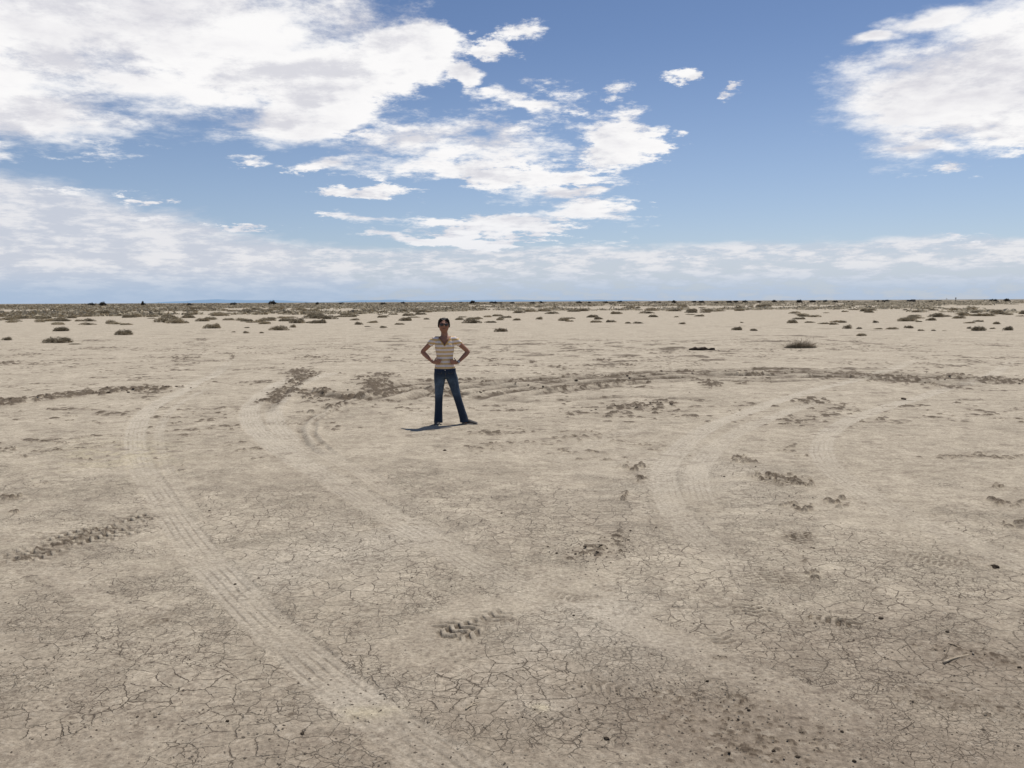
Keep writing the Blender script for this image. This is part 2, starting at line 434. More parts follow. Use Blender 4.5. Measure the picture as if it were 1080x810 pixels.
# base tone
nb = nt.noise(fl, .9, 6, .6); nm = nt.noise(fl, 5, 6, .65); nf = nt.noise(fl, 38, 5, .7)
c = nt.mix(nt.rng(nb, .35, .68), (.395, .340, .258), (.487, .422, .323))
c = nt.mix(nt.m('MULTIPLY', damp, .85), c, (.250, .203, .153))  # brown tint of the near ground and the damp patches
c = nt.mix(nt.rng(nm, .36, .62, 0, .75), c, nt.mix(.5, c, (.21, .17, .13)))
c = nt.mix(nt.m('MULTIPLY', lt, .65), c, (.485, .43, .345))
c = nt.mix(nt.m('MULTIPLY', yl, .5), c, (.52, .45, .30))
hv = nt.node('ShaderNodeHueSaturation', {'Value': nt.rng(nf, .33, .67, .66, 1.28, False), 'Color': c}); c = hv.outputs[0]
ng = nt.noise(fl, 16, 6, .72)
c = nt.mix(nt.m('MULTIPLY', nt.rng(ng, .50, .60), nt.rng(nt.noise(fl, 1.6, 4, .6), .38, .62, .15, .75)), c, nt.mix(.62, c, (.13, .10, .075)))
c = nt.mix(nt.m('MULTIPLY', nt.rng(ng, .46, .36), .5), c, nt.mix(.6, c, (.52, .46, .37)))
ns = nt.noise(fl, 2.6, 8, .74)
c = nt.mix(nt.m('MULTIPLY', nt.rng(ns, .53, .62), nt.rng(dist, 4, 16, .22, .55)), c, nt.mix(.5, c, (.14, .11, .08)))
# distort coords for cracks
wob = nt.v('SCALE', nt.v('SUBTRACT', nt.noise(fl, 7, 4, .6, out=1), (.5, .5, .5)), scale=.09)
wob2 = nt.v('SCALE', nt.v('SUBTRACT', nt.noise(fl, 35, 3, .6, out=1), (.5, .5, .5)), scale=.012)
fw = nt.v('ADD', nt.v('ADD', fl, nt.v('MULTIPLY', wob, (1, 1, 0))), nt.v('MULTIPLY', wob2, (1, 1, 0)))
def crack(scale, width, rnd=1.0):
    v = nt.node('ShaderNodeTexVoronoi', voronoi_dimensions='2D', feature='DISTANCE_TO_EDGE')
    nt.put(v.inputs['Vector'], fw); v.inputs['Scale'].default_value = scale; v.inputs['Randomness'].default_value = rnd
    e = v.outputs['Distance']
    w = nt.m('MULTIPLY', nt.rng(nt.noise(fl, 9, 3), .35, .7, .25, 1.25), width)
    return nt.m('SUBTRACT', 1.0, nt.m('DIVIDE', e, w, clamp=True)), v
k1, _ = crack(7.4, .041); k2, _ = crack(14.0, .050); k3, _ = crack(31, .08)
g1 = nt.rng(nt.m('ADD', cr, nt.m('MULTIPLY', nt.m('SUBTRACT', nt.noise(fl, 1.7, 3), .5), 1.5)), .22, .65)
g2 = nt.m('MULTIPLY', nt.rng(nt.noise(fl, 2.3, 3), .42, .55), nt.rng(cr, .10, .55))
g3 = nt.m('MULTIPLY', nt.rng(nt.noise(fl, 1.3, 3, dim='3D'), .44, .58), nt.rng(cr, .0, .4))
K1 = nt.m('MULTIPLY', k1, g1); K2 = nt.m('MULTIPLY', k2, nt.m('MULTIPLY', g2, .8)); K3 = nt.m('MULTIPLY', k3, nt.m('MULTIPLY', g3, .65))
K = nt.m('MAXIMUM', K1, nt.m('MAXIMUM', K2, K3))
kf = nt.rng(dist, 5, 22, 1, .45); K = nt.m('MULTIPLY', K, kf)
pv = nt.node('ShaderNodeTexVoronoi', voronoi_dimensions='2D', feature='F1'); nt.put(pv.inputs['Vector'], fw); pv.inputs['Scale'].default_value = 7.4
pr = nt.node('ShaderNodeSeparateColor', {0: pv.outputs['Color']}).outputs[0]
c = nt.node('ShaderNodeHueSaturation', {'Value': nt.m('ADD', 1.0, nt.m('MULTIPLY', nt.m('SUBTRACT', pr, .45), nt.m('MULTIPLY', g1, .16))), 'Color': c}).outputs[0]
c = nt.mix(nt.m('MULTIPLY', nt.m('MULTIPLY', nt.rng(K, .0, .6), nt.rng(nt.noise(fl, .9, 5, .6), .40, .62, .26, .88)), .92), c, (.095, .072, .052))
# dark mask: clod / disturbed soil, grooves, painted shade of ridge sides
dnz = nt.mix(nt.rng(dist, 8, 22), nt.noise(fl, 26, 5, .75), nt.noise(fl, 6, 6, .75))
dkn = nt.m('MULTIPLY', nt.m('MULTIPLY', dk, nt.rng(dist, 10, 17, 1.0, 1.45)), nt.rng(dnz, .40, .56, .55, 1.15), clamp=True)
c = nt.mix(nt.m('MULTIPLY', dkn, .90), c, (.088, .066, .046))
# dark specks and pale salt grains
vs = nt.node('ShaderNodeTexVoronoi', voronoi_dimensions='2D', feature='F1'); nt.put(vs.inputs['Vector'], fl); vs.inputs['Scale'].default_value = 26
sep = nt.node('ShaderNodeSeparateColor', {0: vs.outputs['Color']})
spk = nt.m('MULTIPLY', nt.m('LESS_THAN', vs.outputs['Distance'], nt.rng(sep.outputs[0], .80, 1, 0, .17, False)), nt.rng(nt.noise(fl, .8, 2), .4, .6, .2, .85))
spk = nt.m('MULTIPLY', spk, nt.rng(dist, 12, 5))
c = nt.mix(nt.m('MULTIPLY', spk, .7), c, (.10, .075, .055))
vs2 = nt.node('ShaderNodeTexVoronoi', voronoi_dimensions='2D', feature='F1'); nt.put(vs2.inputs['Vector'], nt.v('ADD', fl, wob2)); vs2.inputs['Scale'].default_value = 58
sep2 = nt.node('ShaderNodeSeparateColor', {0: vs2.outputs['Color']})
spk2 = nt.m('MULTIPLY', nt.m('LESS_THAN', vs2.outputs['Distance'], nt.rng(sep2.outputs[0], .72, 1, 0, .38, False)), nt.rng(nt.noise(fl, 2.3, 4, .65), .44, .60, .05, .9))
spk2 = nt.m('MULTIPLY', spk2, nt.rng(dist, 11, 5))
c = nt.mix(nt.m('MULTIPLY', spk2, .65), c, (.13, .10, .075))
vs3 = nt.node('ShaderNodeTexVoronoi', voronoi_dimensions='2D', feature='F1'); nt.put(vs3.inputs['Vector'], nt.v('MULTIPLY', nt.v('ADD', fl, wob), (.6, 1, 0))); vs3.inputs['Scale'].default_value = 7
sep3 = nt.node('ShaderNodeSeparateColor', {0: vs3.outputs['Color']})
spk3 = nt.m('MULTIPLY', nt.m('LESS_THAN', vs3.outputs['Distance'], nt.rng(sep3.outputs[0], .70, 1, 0, .5, False)), nt.rng(nt.noise(fl, .55, 5, .65), .44, .58, .08, .9))
spk3 = nt.m('MULTIPLY', spk3, nt.m('MULTIPLY', nt.rng(dist, 7, 13), nt.rng(dist, 90, 30)))
c = nt.mix(nt.m('MULTIPLY', spk3, .60), c, (.13, .10, .075))
# micro grit
gr = nt.noise(fl, 140, 3, .7)
c = nt.mix(nt.m('MULTIPLY', nt.rng(gr, .52, .72), nt.rng(dist, 16, 3, .0, .6)), c, (.19, .15, .115))
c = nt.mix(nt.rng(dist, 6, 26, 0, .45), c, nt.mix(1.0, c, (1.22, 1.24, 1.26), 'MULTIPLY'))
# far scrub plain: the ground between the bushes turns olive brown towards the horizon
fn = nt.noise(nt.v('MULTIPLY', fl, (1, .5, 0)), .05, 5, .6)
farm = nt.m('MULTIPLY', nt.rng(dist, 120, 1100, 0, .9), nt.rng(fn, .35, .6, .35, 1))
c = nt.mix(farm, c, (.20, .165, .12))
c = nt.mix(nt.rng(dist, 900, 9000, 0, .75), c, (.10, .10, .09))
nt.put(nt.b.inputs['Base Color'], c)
hsum = nt.m('MULTIPLY', nt.rng(K, 0, 1), -.011)
hsum = nt.m('ADD', hsum, nt.m('MULTIPLY', nf, .009))
hsum = nt.m('ADD', hsum, nt.m('MULTIPLY', nt.noise(fl, 11, 5, .6), .018))
hsum = nt.m('ADD', hsum, nt.m('MULTIPLY', gr, .003))
hsum = nt.m('ADD', hsum, nt.m('MULTIPLY', nt.m('MULTIPLY', dk, nt.noise(fl, 30, 4, .7)), .02))
bn = nt.node('ShaderNodeBump', {'Height': hsum, 'Strength': nt.rng(dist, 10, 60, .75, .3), 'Distance': 1.0})
nt.put(nt.b.inputs['Normal'], bn.outputs[0])
tag(mesh_obj('ground', me, gm), kind='structure')

# distant hazy hills ------------------------------------------------------
hv_, hf_ = [], []
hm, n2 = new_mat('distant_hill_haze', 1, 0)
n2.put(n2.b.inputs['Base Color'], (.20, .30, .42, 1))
def az_px(px): d = ray(px, 318); return math.atan2(d.x, d.y)
prof = []
for px in np.arange(150, 700, 4):
    h = 3.4*math.exp(-((px-225)/45)**2) + 2.0*math.exp(-((px-290)/30)**2) + 2.4*math.exp(-((px-400)/45)**2) + 2.0*math.exp(-((px-530)/80)**2) + 1.2*math.exp(-((px-640)/40)**2)
    h += .5*float(perlin(np.array([px/17.]), np.array([.3]), 3)[0])
    prof.append((az_px(px), max(h, .02)*38000/F))
for a, h in prof:
    for rr_, zz in ((37000, -5), (38000, h), (41000, -5)):
        hv_.append((rr_*math.sin(a), rr_*math.cos(a), zz))
for i in range(len(prof)-1):
    for k in range(2): hf_.append((i*3+k, (i+1)*3+k, (i+1)*3+k+1, i*3+k+1))
tag(mesh_obj('distant_hills', pydata('distant_hills', hv_, hf_, True), hm), kind='structure')

# thin sheet of standing water far right
wm, n3 = new_mat('far_water', .05, .5); n3.put(n3.b.inputs['Base Color'], (.45, .55, .62, 1))
w0 = at(937, 318.6); wv = []
for k in range(40):
    a = k/40*2*math.pi; wv.append((w0.x+math.cos(a)*9*(1+.2*math.sin(3*a)), w0.y+math.sin(a)*60*(1+.15*math.cos(5*a)), .03))
tag(mesh_obj('shallow_water', pydata('shallow_water', wv, [tuple(range(40))]), wm), kind='structure')

# ------------------------------------------------------------------ SCRUB
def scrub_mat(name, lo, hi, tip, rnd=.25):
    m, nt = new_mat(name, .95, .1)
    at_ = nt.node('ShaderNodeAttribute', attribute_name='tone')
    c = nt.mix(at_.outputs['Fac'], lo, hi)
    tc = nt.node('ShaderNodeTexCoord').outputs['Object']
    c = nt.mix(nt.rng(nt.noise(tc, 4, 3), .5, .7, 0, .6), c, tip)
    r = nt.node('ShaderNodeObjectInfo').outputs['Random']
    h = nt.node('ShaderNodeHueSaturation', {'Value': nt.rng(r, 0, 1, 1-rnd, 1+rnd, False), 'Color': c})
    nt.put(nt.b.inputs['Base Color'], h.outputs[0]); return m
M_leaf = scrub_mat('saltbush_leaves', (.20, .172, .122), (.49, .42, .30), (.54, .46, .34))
M_dry = scrub_mat('dry_brush', (.10, .078, .052), (.27, .215, .15), (.33, .27, .19))
M_tan = scrub_mat('tan_brush', (.16, .13, .09), (.38, .31, .22), (.44, .37, .27))
M_stem = noisy_mat('brush_stems', (.11, .085, .06), (.22, .17, .12), 30)
M_hbush = scrub_mat('far_bush_leaves', (.05, .047, .038), (.12, .105, .08), (.15, .125, .10))

def set_tone(me, tones):
    a = me.attributes.new('tone', 'FLOAT', 'FACE'); a.data.foreach_set('value', tones)
def bush_meshes(seed, n_leaf=2600, lobes=7, w=1.0, h=.42, leaf=.034, spike=.25, flat=.6):
    """low mound: several lobes, each filled with small leaf blades on radiating twigs. 1 m wide, h high"""
    rs = random.Random(seed); V, Fc, T = [], [], []; SV, SF = [], []
    L = []
    for i in range(lobes):
        a = rs.uniform(0, 2*math.pi); d = (rs.random()**.6)*.34
        r = rs.uniform(.15, .28)
        L.append((math.cos(a)*d*w, math.sin(a)*d*w*flat, r*w, h*rs.uniform(.6, 1.0)*(1-.5*d)))
    for k in range(n_leaf):
        lx, ly, r, lh = rs.choice(L)
        a = rs.uniform(0, 2*math.pi); el = math.acos(rs.random())       # from the zenith
        q = rs.uniform(.35, 1.0)**.5
        if rs.random() < .16: q *= 1+rs.random()*spike*1.3
        p = Vector((lx+math.sin(el)*math.cos(a)*r*q, ly+math.sin(el)*math.sin(a)*r*q*.9, max(.01, math.cos(el)*lh*q)))
        d = Vector((math.sin(el)*math.cos(a), math.sin(el)*math.sin(a), math.cos(el)+.5)) + Vector((rs.gauss(0,.45), rs.gauss(0,.45), rs.gauss(0,.45)))
        d.normalize(); s = d.cross(Vector((rs.gauss(0,1), rs.gauss(0,1), rs.gauss(0,1)))).normalized()
        l = leaf*rs.uniform(.6, 1.7); b = len(V)
        V += [p-s*l*.22, p+s*l*.22, p+d*l+s*l*.10, p+d*l*1.15-s*l*.06]
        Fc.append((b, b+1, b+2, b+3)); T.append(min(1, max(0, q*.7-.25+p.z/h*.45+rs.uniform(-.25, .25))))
    for k in range(int(90*w)+40):
        lx, ly, r, lh = rs.choice(L)
        a = rs.uniform(0, 2*math.pi); el = math.acos(rs.random()**.8); q = rs.uniform(.7, 1.12+spike*.6)
        p0 = Vector((lx*.6+rs.gauss(0,.02), ly*.6+rs.gauss(0,.02), 0))
        p1 = Vector((lx+math.sin(el)*math.cos(a)*r*q, ly+math.sin(el)*math.sin(a)*r*q, math.cos(el)*lh*q+.02))
        pm = (p0+p1)/2+Vector((rs.gauss(0,.02), rs.gauss(0,.02), .03))
        rad = .006*w+.002
        b = len(SV)
        for p, rd in ((p0, rad), (pm, rad*.7), (p1, rad*.25)):
            for t in range(3):
                an = t*2.094; SV.append(p+Vector((math.cos(an)*rd, math.sin(an)*rd, 0)))
        for s_ in range(2):
            for t in range(3):
                SF.append((b+s_*3+t, b+s_*3+(t+1)%3, b+s_*3+3+(t+1)%3, b+s_*3+3+t))
    mf = pydata('foliage', V, Fc); set_tone(mf, T)
    return mf, pydata('stems', SV, SF)

protos = []
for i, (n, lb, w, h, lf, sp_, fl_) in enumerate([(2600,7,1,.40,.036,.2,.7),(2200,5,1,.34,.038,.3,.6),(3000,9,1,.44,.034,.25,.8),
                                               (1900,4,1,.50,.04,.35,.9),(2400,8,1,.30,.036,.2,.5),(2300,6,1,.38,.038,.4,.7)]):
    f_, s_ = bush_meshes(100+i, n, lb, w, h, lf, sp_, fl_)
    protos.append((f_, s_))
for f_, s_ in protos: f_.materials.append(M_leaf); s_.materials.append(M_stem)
tanp = []
for i in range(2):
    f_, s_ = bush_meshes(300+i, 2600, 6, 1, .52, .04, .2, .9); f_.materials.append(M_tan); s_.materials.append(M_stem); tanp.append((f_, s_))

def bush(px, py, wpx, hscale=1.0, proto=None, parts=True, label=None, group=None, name='desert_shrub', cat='shrub', mat_pair=None):
    c = at(px, py); k = dist_px(c); w = wpx*k
    f_, s_ = mat_pair or protos[proto if proto is not None else random.randrange(len(protos))]
    sc = (w, w*random.uniform(.8, 1.1), w*hscale*.85)
    rz = random.choice((0, math.pi))+random.uniform(-.35, .35)
    z = ground_z(c.x, c.y)-.01
    if parts:
        e = empty(name, (c.x, c.y+w*.3, z), rz); e.scale = sc
        a = mesh_obj('foliage', f_, None, e); b = mesh_obj('stems', s_, None, e)
    else:
        e = mesh_obj(name, f_); e.location = (c.x, c.y+w*.3, z); e.rotation_euler = (0, 0, rz); e.scale = sc
    tag(e, label, cat, group); return e

# the near ones, each with its own words
near_bushes = [
 (55,362,33,.6,2,'grey-brown spreading saltbush on the left, with a low dark trailing edge'),
 (76,363.5,18,.35,4,'flat dark scrub strip trailing right of the spreading saltbush at left'),
 (127,353.5,22,.85,2,'compact rounded dark saltbush standing alone on the left flat'),
 (62,349.5,24,.7,1,'ragged low saltbush above and left of the compact rounded one'),
 (5,359,12,1.0,3,'small dark shrub cut by the left edge of the photo'),
 (223,346.5,20,.9,0,'low dark saltbush with a flat top, alone in the left middle distance'),
 (293,348.5,20,.9,5,'wide low dark shrub on pale flat between the two small shrubs'),
 (308,345.5,9,1.2,3,'small rounded shrub up against the right of the wide low shrub'),
 (259,351.5,8,1.0,3,'little round shrub standing below the flat-topped saltbush'),
 (260,346,7,.9,4,'tiny low scrub tuft just above the little round shrub'),
 (246,350.5,4.5,1,5,'very small dark tuft left of the little round shrub'),
 (275,351.5,7,.9,1,'small ragged tuft right of the little round shrub'),
 (174,340,32,.6,2,'broad dark mound of saltbush in the left scrub belt'),
 (192,341,11,.9,0,'short shrub touching the right end of the broad dark mound'),
 (114,341.5,16,.9,1,'mid-sized saltbush at the lower edge of the left scrub belt'),
 (213,339,16,.85,0,'dark low shrub right of the broad mound in the left scrub belt'),
 (62,339,22,.55,4,'long flat dark scrub at the lower edge of the far left belt'),
 (92,339,14,.8,5,'squat shrub right of the long flat scrub at far left'),
 (312,341,18,1.0,2,'dark mounded saltbush at the lower edge of the belt left of the person'),
 (378,342.5,11,.9,3,'small pale shrub left of the person at head height'),
 (428,338.5,16,.9,0,'dark low shrub just left of the person\'s head'),
 (449,337,9,.7,1,'flat grey scrub tuft nearest the left of the person\'s head'),
 (404,345.8,9,.8,3,'tiny dark tuft left of the person below the belt of scrub'),
 (387,344.8,8,.6,4,'tiny flat tuft below the small pale shrub'),
 (485,337.5,13,.7,1,'low flat scrub just right of the person\'s head'),
 (497,341,20,.8,5,'paired pale and dark low shrub right of the person\'s head'),
 (518,340.5,16,.6,4,'flat grey scrub behind the tan rounded brush'),
 (546,338,12,.7,1,'flat scrub tuft up and right of the tan rounded brush'),
 (569,337,8,1.2,3,'small upright dark shrub in the middle scrub belt'),
 (595,338.5,13,.95,2,'rounded olive shrub alone at the lower edge of the middle belt'),
 (644,340,12,.75,0,'small low dark shrub on the pale flat right of centre'),
 (662,341.3,10,.7,1,'left half of the low dark pair of shrubs right of centre'),
 (673,341.3,10,.75,5,'right half of the low dark pair of shrubs right of centre'),
 (631,337,12,.8,0,'low shrub in the belt just above the low dark pair'),
 (720,342,8,.9,3,'small tuft alone beyond the dark slab of driftwood'),
 (779,348.3,13,1.0,0,'left one of two touching dark tufts on the right flat'),
 (795,349,11,.8,1,'right one of two touching dark tufts on the right flat'),
 (782.5,340.5,4,1,3,'tiny dot of scrub above the two touching dark tufts'),
 (837,341,13,1.0,2,'rounded dark shrub at the lower edge of the right belt'),
 (855,340.5,12,.7,4,'flat scrub tuft right of the rounded dark shrub in the right belt'),
 (871,341.8,14,.6,4,'long flat dark shrub in the right belt'),
 (880,342.5,12,.7,0,'low shrub joined to the end of the long flat dark one'),
 (890,340.5,9,.9,5,'small shrub above the end of the long flat dark one'),
 (895,346.8,10,1.4,3,'taller round tuft at the left of a short row on the right flat'),
 (908,347,9,.8,1,'flat tuft next to the taller round tuft on the right flat'),
 (928,347.3,10,.7,4,'thin low tuft in the middle of the short row on the right flat'),
 (943,347.5,13,.7,5,'longer low tuft in the short row on the right flat'),
 (924,340.5,7,1.2,3,'small upright shrub above the short row on the right flat'),
 (972,349,8,.8,0,'tiny dark tuft below the dusty round shrub on the right flat'),
 (985,349,7,.8,1,'tiny dark tuft second right of the dusty round shrub'),
 (997,349,6,.5,4,'faint flat tuft at the end of the tiny row on the right flat'),
 (910,354.5,12,.8,2,'isolated dark tuft nearest of the right flat, right of the twiggy bush'),
 (1023,346.8,5,1.6,3,'tiny upright dark tuft beside the dense dark shrub at right'),
 (1034.5,349,16,1.0,2,'dense dark shrub on the right flat near the photo edge'),
 (1048,347,6,1.0,5,'tiny pale tuft between the two dense shrubs at right'),
 (1066,348.5,14,1.1,0,'dense olive shrub closest to the right edge of the photo'),
 (1025,341,14,.6,4,'flat shrub above the dense dark one on the right'),
 (1036,339.5,6,1,3,'small dot of scrub up right of the flat shrub at right'),
 (1052,342,11,.9,1,'ragged shrub above the dense olive one near the right edge'),
 (960,339,24,.6,2,'wide dark cluster-like shrub in the right scrub belt'),
 (967,336,20,.6,4,'wide flat shrub behind the wide dark cluster at right'),
 (1014,336,14,.8,5,'dark shrub at the left end of the far right shrub bank'),
 (1040,333.5,30,.5,4,'long flat bank of scrub far right below the horizon'),
]
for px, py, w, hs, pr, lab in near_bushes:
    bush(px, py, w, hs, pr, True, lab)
bush(528, 350, 15, .78, label='tan sun-bleached rounded brush standing alone right of the person', mat_pair=tanp[0], name='tan_brush', cat='shrub')
bush(959.5, 346.3, 10, .85, label='dusty pale round shrub at the end of the short row on the right flat', mat_pair=tanp[1], name='tan_brush', cat='shrub')

# twiggy dry bush (nearest of all, right of centre)
def twiggy(px, py, wpx, label):
    rs = random.Random(5); c = at(px, py); k = dist_px(c); W = wpx*k
    e = empty('dry_twiggy_bush', (c.x, c.y+.2, ground_z(c.x, c.y)-.01)); tag(e, label, 'shrub')
    V, Fc, T = [], [], []
    for i in range(520):
        a = rs.uniform(0, 2*math.pi); lean = rs.random()**.38*1.5
        l = W*.40*rs.uniform(.55, 1.12)*(1-.25*math.cos(lean)) if rs.random() < .82 else W*rs.uniform(.40, .54)
        bx, by = rs.gauss(0, W*.10), rs.gauss(0, W*.06)
        p = Vector((bx, by, 0)); d = Vector((math.cos(a)*math.sin(lean)*1.15, math.sin(a)*math.sin(lean)*.7, math.cos(lean)*.62))
        r = .008
        segs = 4; tn = rs.random()
        for s_ in range(segs):
            q = p+d*l/segs+Vector((rs.gauss(0,.012), rs.gauss(0,.012), rs.gauss(0,.01))); q.z = max(q.z, .005)
            b = len(V); r2 = r*.72
            for cc, rd in ((p, r), (q, r2)):
                for t in range(3): V.append(cc+Vector((math.cos(t*2.1)*rd, math.sin(t*2.1)*rd, rd*.3*t)))
            for t in range(3): Fc.append((b+t, b+(t+1)%3, b+3+(t+1)%3, b+3+t)); T.append(.3+.7*tn*(s_/segs))
            # side twigs
            if s_ > 0 and rs.random() < .8:
                dd = (d+Vector((rs.gauss(0,.6), rs.gauss(0,.6), rs.gauss(.1,.4)))).normalized(); ll = l*.22
                sd = dd.cross(Vector((0,0,1))).normalized()*.004; b = len(V)
                V.extend([q-sd, q+sd, q+dd*ll]); Fc.append((b, b+1, b+2)); T.append(tn)
            p, r = q, r2
    me = pydata('twigs', V, Fc); set_tone(me, T); mesh_obj('twigs', me, M_dry, e)
    V, Fc, T = [], [], []
    for i in range(2600):
        a = rs.uniform(0, 2*math.pi); q = rs.random()**.5
        x = math.cos(a)*q*W*.42; y = math.sin(a)*q*W*.27; z = abs(rs.gauss(0, .42))*W*.20*(1.05-q**2)
        p = Vector((x, y, z)); d = Vector((rs.gauss(0,1), rs.gauss(0,1), rs.gauss(.5,1))).normalized(); s_ = d.orthogonal().normalized(); l = .035
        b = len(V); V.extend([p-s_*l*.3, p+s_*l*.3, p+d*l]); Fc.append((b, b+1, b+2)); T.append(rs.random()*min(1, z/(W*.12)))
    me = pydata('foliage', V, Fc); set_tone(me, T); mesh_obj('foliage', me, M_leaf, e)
twiggy(846, 367, 40, 'largest dry twiggy bush spreading low on the pale flat right of centre')

# belt of scrub, individually placed
def density(px, py):
    v = float(fbm(np.array([px/60.]), np.array([py/5.]), 3, 91)[0])
    return v
belts = [  # y range, count, width range px, label stem
 (333.5, 338.5, 66, (8, 18), 'low grey-olive saltbush scattered through the {} front rows of the scrub belt', 'front rows of the scrub belt, {}'),
 (328.5, 333.5, 112, (7, 17), 'low olive-brown shrub scattered through the {} middle rows of the scrub belt', 'middle rows of the scrub belt, {}'),
 (324.5, 328.5, 100, (6, 15), 'flattened small shrub scattered through the {} back rows of the scrub belt', 'back rows of the scrub belt, {}')]
tot = 0
for y0, y1, n, wr, lab, grp in belts:
    k = 0; tries = 0
    while k < n and tries < 20000:
        tries += 1
        px = random.uniform(-15, 1095); py = y0+(y1+3.5-y0)*random.random()**1.4+(540-px)*.0046
        bias = .15 if px < 420 else 0.0
        if density(px, py)+bias < random.uniform(-.15, .5): continue
        if 455 < px < 482 and py > 332: continue
        if 600 < px < 900 and py > 335 and random.random() < .5: continue
        side = 'left' if px < 360 else ('central' if px < 720 else 'right')
        bush(px, py, random.uniform(*wr)*(1.25 if px < 400 else 1), random.uniform(.4, .8), None, False, lab.format(side), grp.format(side))
        k += 1
# the rest of the belt: one mass
fm = protos
V, Fc, T = [], [], []
rs = random.Random(77)
def clump(x, y, w, h, n=26):
    for i in range(n):
        a = rs.uniform(0, 6.283); q = rs.random()**.5
        p = Vector((x+math.cos(a)*q*w*.5, y+math.sin(a)*q*w*.5, abs(rs.gauss(0, .55))*h*(1.1-q*q)))
        s_ = w*.16; u = Vector((rs.gauss(0,1), rs.gauss(0,1), rs.gauss(0,.7))).normalized(); t = u.orthogonal().normalized()
        b = len(V); V.extend([p-u*s_, p+t*s_*.7, p+u*s_]); Fc.append((b, b+1, b+2)); T.append(rs.uniform(.1, .9))
cnt = 0
while cnt < 5200:
    az = rs.uniform(R(-36), R(36)); r = 135*(9.0**rs.random())
    x, y = r*math.sin(az), r*math.cos(az)
    v = float(fbm(np.array([x/38.]), np.array([y/55.]), 3, 95)[0])
    if v + (.16 if az < -.05 else .0) + (.08 if r > 300 else -.12) < rs.uniform(-.02, .36): continue
    w = rs.uniform(1.1, 2.6)*(1+r/500); clump(x, y, w, .17*w*rs.uniform(.6, 1)); cnt += 1
me2 = pydata('scrub_plain', V, Fc); set_tone(me2, T)
tag(mesh_obj('scrub_plain', me2, M_leaf), 'far belt of olive-brown scrub covering the plain up to the horizon', 'scrub', kind='stuff')

# shrubs and small trees standing up on the horizon line
hb = []
for i in range(3):
    f_, s_ = bush_meshes(500+i, 900, 6, 1, .75, .10, .25, 1.0); f_.materials.append(M_hbush); s_.materials.append(M_stem); hb.append((f_, s_))
horizon = [(97,320.6,9.5,.62,'left one of the pair of round dark bushes standing on the left horizon'),
 (109,320.6,8.5,.75,'right one of the pair of round dark bushes standing on the left horizon'),
 (127,320.4,5,.6,'tiny dark bush on the horizon right of the round pair'),
 (151,320.3,5.5,1.25,'narrow upright dark bush on the left horizon'),
 (200,320,8,.45,'low wide dark bush on the horizon beyond the left flat'),
 (216,320,4,.5,'tiny dark dot of a bush right of the low wide one on the horizon'),
 (247,320,9,.6,'dark rounded bush on the horizon before the blue hills'),
 (288,319.8,10,.7,'largest dark bush on the horizon, with an uneven peaked top'),
 (335,319.2,5,.9,'small dark bush on the horizon left of the person'),
 (8,321,6,.35,'low dark bush on the horizon at the far left edge'),
 (55,320.8,6,.35,'low dark bush on the horizon left of the round pair'),
 (405,318.9,9,.45,'long low dark bush on the horizon above the scrub left of the person'),
 (430,318.8,5,.5,'small dark horizon bush up left of the person'),
 (499,318.6,11,.5,'dark horizon bush up right of the person'),
 (522,318.4,12,.4,'long dark horizon bush right of the one above the person'),
 (776,317.4,4.5,1.0,'small round dark horizon bush right of centre'),
 (755,317.4,6,.5,'low dark horizon bush left of the small round one'),
 (843,317.2,6.5,.9,'dark round horizon bush above the twiggy bush'),
 (925,316.8,6,.7,'dark horizon bush left of the low shed'),
 (895,317,4,.7,'tiny dark horizon bush over the right flat'),
 (1050,316.3,7,.6,'dark horizon bush near the right edge of the photo'),
 (1063,316.2,6,.75,'darkest of the horizon bushes nearest the right edge'),
 (982,316.6,5,.6,'small dark horizon bush right of the low shed')]
for px, py, w, hs, lab in horizon:
    Y_ = 620.; d = ray(px, py-.8); t = Y_/d.y; k = Y_/F; W = w*k
    e = mesh_obj('horizon_bush', random.choice(hb)[0]); e.location = (d.x*t, Y_, -.05); e.scale = (W, W, W*hs)
    e.rotation_euler.z = random.uniform(-.4, .4); tag(e, lab, 'bush', 'bushes standing on the horizon')
rs = random.Random(9); k = 0
while k < 70:
    px = rs.uniform(520, 900) if k < 28 else rs.uniform(350, 1080)
    w = rs.uniform(3, 8); Y_ = rs.uniform(650, 900); d = ray(px, 318); W = w*Y_/F; t = Y_/d.y
    e = mesh_obj('horizon_bush', rs.choice(hb)[0]); e.location = (d.x*t, Y_, -.05); e.scale = (W, W, W*rs.uniform(.3, .6))
    side = 'central' if px < 720 else 'right'
    tag(e, 'small dark bush in the broken row along the %s horizon line' % side, 'bush', 'broken row of bushes along the %s horizon line' % side); k += 1

# low shed and pole far off on the right horizon
M_dkw = noisy_mat('weathered_dark_board', (.07, .065, .06), (.12, .11, .10), 2)
def box(bm, c, s):
    r = bmesh.ops.create_cube(bm, size=1)['verts']
    for v in r: v.co = Vector((v.co.x*s[0]+c[0], v.co.y*s[1]+c[1], v.co.z*s[2]+c[2]))
d = ray(961, 316.9); t = 640/d.y
sh = empty('shed', (d.x*t, 640, 0)); tag(sh, 'dark low shed on the right horizon, long and boxy', 'shed')
bm = bmesh.new(); box(bm, (0,0,.8), (5.2,3,1.6)); mesh_obj('wall', bm_mesh('wall', bm, False), M_dkw, sh)
bm = bmesh.new(); box(bm, (0,-.1,1.72), (5.6,3.6,.2)); box(bm, (1.4,-.1,1.95), (1.8,3.2,.3)); mesh_obj('roof', bm_mesh('roof', bm, False), M_dkw, sh)
bm = bmesh.new(); box(bm, (-1.2,-1.53,.75), (.9,.05,1.5)); mesh_obj('door', bm_mesh('door', bm, False), noisy_mat('shed_door', (.02,.02,.02), (.04,.035,.03), 3), sh)
